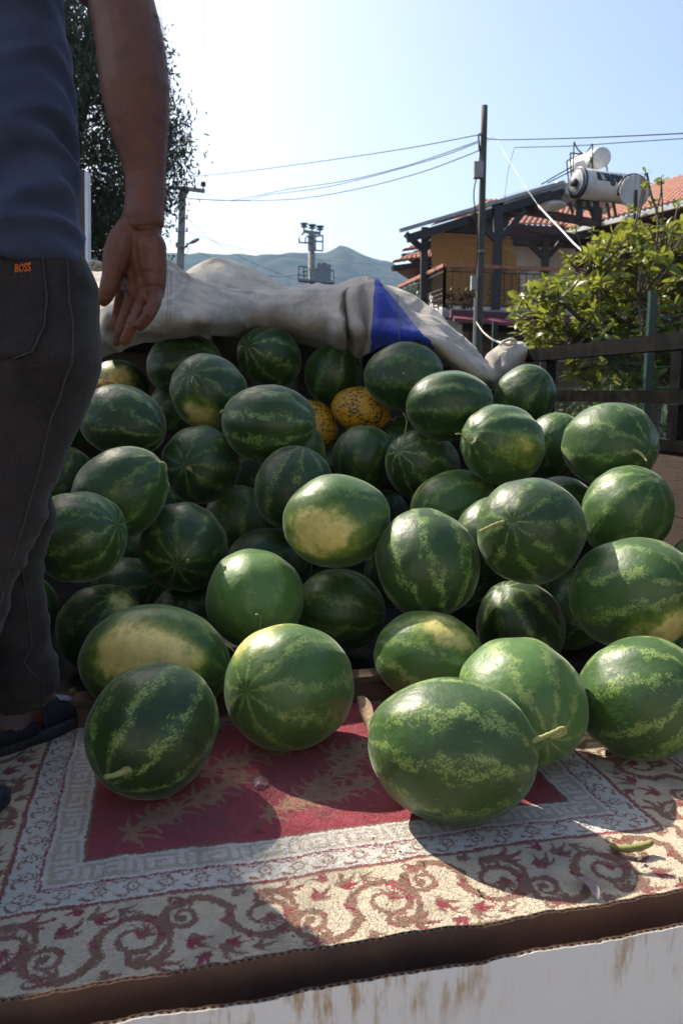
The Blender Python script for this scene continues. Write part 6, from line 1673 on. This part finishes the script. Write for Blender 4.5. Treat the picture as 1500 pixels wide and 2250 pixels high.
word('l', 'lettering', lambda x, y, z: on_tank(x, y, z, .18, .235, .16, .74), M_yel, T1, offset=.05)
word('solar enerji sistemleri', 'small_print', lambda x, y, z: on_tank(x, y, z, .25, .9, .26, .34), M_gbox, T1) if 0 else None
dc = at(1393, 421, 16.9)
rd = thing('rusty_disc', Vector((dc.x, dc.y, dc.z)), 'round corrugated metal disc with rust streaks in front of the long tank', 'disc')
fn = Vector((.10, -1, .05)).normalized(); fx_ = fn.cross(Vector((0, 0, 1))).normalized(); fz = fx_.cross(fn)
if fz.z < 0: fz = -fz
G = []
for j in range(9):
    rr_ = .31 * j / 8 + .0005
    G.append([dc + fx_ * (rr_ * math.cos(q)) + fz * (rr_ * 1.08 * math.sin(q)) + fn * (.012 * math.sin(rr_ * math.cos(q) * 62)) for q in np.linspace(0, 2 * PI, 97)])
o = obj('plate', MB().grid(G), M_rust, rd, True); m = o.modifiers.new('t', 'SOLIDIFY'); m.thickness = .012
obj('rim', MB().tube([dc + fx_ * (.325 * math.cos(q)) + fz * (.35 * math.sin(q)) + Vector((0, .06, 0)) for q in np.linspace(-.2, PI + .2, 30)], .03, 6), M_black, rd, True)
obj('post', MB().tube([dc + Vector((.02, -.04, .02)), Vector((dc.x + .02, dc.y - .03, at(1395, 490, 16.9).z))], .03, 8), M_darkwood, rd)
T2 = thing('solar_water_tank', at(1300, 380, 18.5), 'smaller white solar water tank with a clean round end, highest on the roof', 'water tank')
a, b = at(1321, 346, 18.0), at(1268, 362, 19.6)
obj('tank', cyl(a, b, .215, 28), M_tank, T2, True)
obj('shroud', MB().hexa([at(1262, 380, 18.6), at(1300, 380, 18.4), at(1300, 380, 18.9), at(1262, 380, 19.0), at(1262, 358, 18.6), at(1298, 345, 18.4), at(1298, 345, 18.9), at(1262, 358, 19.0)]), M_tank, T2)
fr = MB()
for p_ in (((1260, 312), (1258, 380)), ((1260, 312), (1268, 328)), ((1268, 328), (1278, 338)), ((1301, 316), (1300, 370)), ((1301, 316), (1292, 330)), ((1292, 330), (1284, 338)), ((1252, 336), (1254, 400)), ((1252, 336), (1280, 339)), ((1244, 354), (1280, 336)), ((1244, 354), (1250, 420)), ((1200, 398), (1256, 366)), ((1202, 402), (1258, 374)), ((1188, 405), (1202, 398)), ((1331, 364), (1334, 378)), ((1298, 345), (1290, 372)), ((1296, 345), (1302, 372))):
    fr.beam(at(*p_[0], 18.0), at(*p_[1], 18.0), .022, .022)
obj('pipework', fr, M_iron, T2, kind='stuff')
T3 = thing('solar_water_tank', at(1240, 430, 18.6), 'dull bare metal water tank behind and below the lettered one', 'water tank')
a, b = at(1222, 422, 18.3), at(1330, 448, 19.4)
obj('tank', cyl(a, b, .235, 24), M_tankgrey, T3, True)
T4 = thing('solar_collector', at(1210, 452, 18.0), 'white rounded panel lying below the bare metal tank', 'solar panel')
obj('panel', MB().ball(at(1209, 452, 17.9), (.34, .3, .10), 20, 10), M_tank, T4, True)
cl = thing('solar_collector', at(1170, 430, 17.7), 'long grey tilted solar panel along the pergola roof edge', 'solar panel')
obj('panel', MB().plate([at(1100, 447, 17.45), at(1236, 408, 17.65), at(1242, 400, 18.6), at(1105, 436, 18.5)], .05), M_panel, cl)
obj('frame', MB().beam(at(1098, 448, 17.43), at(1238, 409, 17.62), .05, .08), M_clear, cl)
st_ = thing('tank_stand', at(1300, 500, 17.8), 'dark steel stand carrying the solar water tanks', 'stand')
for p_, w in ((((1306, 412), (1308, 484)), .13), (((1271, 440), (1272, 484)), .12), (((1290, 444), (1300, 472)), .06), (((1300, 472), (1306, 484)), .06), (((1345, 436), (1352, 478)), .05), (((1332, 446), (1338, 478)), .05), (((1318, 456), (1318, 486)), .06), (((1276, 440), (1370, 438)), .05), (((1250, 446), (1258, 470)), .05), (((1178, 420), (1178, 460)), .04), (((1198, 408), (1196, 440)), .03)):
    obj('strut', MB().beam(at(*p_[0], 17.7), at(*p_[1], 17.7), w, w), M_darkwood, st_)
# bushes beyond the balcony, along the road
rs = np.random.RandomState(21)
for k, (px, py, Y, r, lab) in enumerate(((925, 668, 24, .9, 'green bush showing between the tarp and the balcony railing'), (958, 620, 21, .55, 'leafy shrub behind the left side of the balcony railing'), (1130, 980, 13.5, 1.1, 'dark shrub low behind the fence'), (1360, 930, 11, .9, 'shrub at the foot of the leafy tree behind the fence'))):
    c = np.array(at(px, py, Y)); d = rs.normal(size=(1500, 3)); d /= np.linalg.norm(d, axis=1)[:, None]
    pos = c + d * (r * (.4 + .6 * rs.rand(1500)))[:, None] * np.array((1, 1, .8))
    b_ = thing('shrub', Vector((c[0], c[1], 0)), lab, 'shrub')
    V, F = leaves_mesh(pos, rs.normal(size=pos.shape), .08 + .08 * rs.rand(1500), .04 + .03 * rs.rand(1500), curled=False)
    arr_obj('foliage', V, F, M_bush, b_, 'stuff')
    stm = MB()
    for j in range(4): stm.tube([Vector((c[0] + (j - 1.5) * .06, c[1], 0)), Vector((c[0] + (j - 1.5) * .25 * r, c[1], c[2]))], .025, 5)
    obj('stem', stm, M_bark, b_)

# ------------------------------------------------------------------ unseen house added behind the camera to bounce sunlight onto the shaded sides
oh = thing('house', Vector((.5, -9, 0)), 'unseen white rendered house added behind the camera to bounce sunlight back', 'house')
obj('wall', MB().box(Vector((.5, -10.5, 3.1)), (17, 6, 6.2)), M_render, oh)
rf = MB().rings([[Vector((x, -7.0, 6.2)), Vector((x, -10.5, 7.9)), Vector((x, -14.0, 6.2))] for x in (-8.6, 9.6)])
obj('roof', rf, M_tile, oh)
for k in range(5):
    for z in (1.7, 4.5):
        if k == 2 and z < 2: continue
        x = -6 + 3.25 * k
        w_ = obj('window', MB().box(Vector((x, -7.48, z)), (1.2, .08, 1.3)), M_handrail, oh); obj('pane', MB().box(Vector((x, -7.43, z)), (1.0, .03, 1.1)), M_glass, w_)
dr = obj('door', MB().box(Vector((.5, -7.47, 1.05)), (1.05, .08, 2.1)), M_handrail, oh); obj('handle', MB().ball(Vector((.9, -7.41, 1.05)), .04), M_galv, dr)
# ------------------------------------------------------------------ the hazy summer air
hz = bpy.data.materials.new('summer_haze'); hz.use_nodes = True
nt = hz.node_tree; nt.nodes.clear()
pv = nt.nodes.new('ShaderNodeVolumePrincipled'); mo = nt.nodes.new('ShaderNodeOutputMaterial')
pv.inputs['Color'].default_value = (.44, .68, 1.0, 1); pv.inputs['Density'].default_value = .00021; pv.inputs['Anisotropy'].default_value = .2
nt.links.new(pv.outputs[0], mo.inputs['Volume'])
tag(obj('haze', MB().box((0, 100, 149.0), (5600, 5600, 304)), hz), 'thin blue summer haze over the whole valley', None, None, 'stuff')
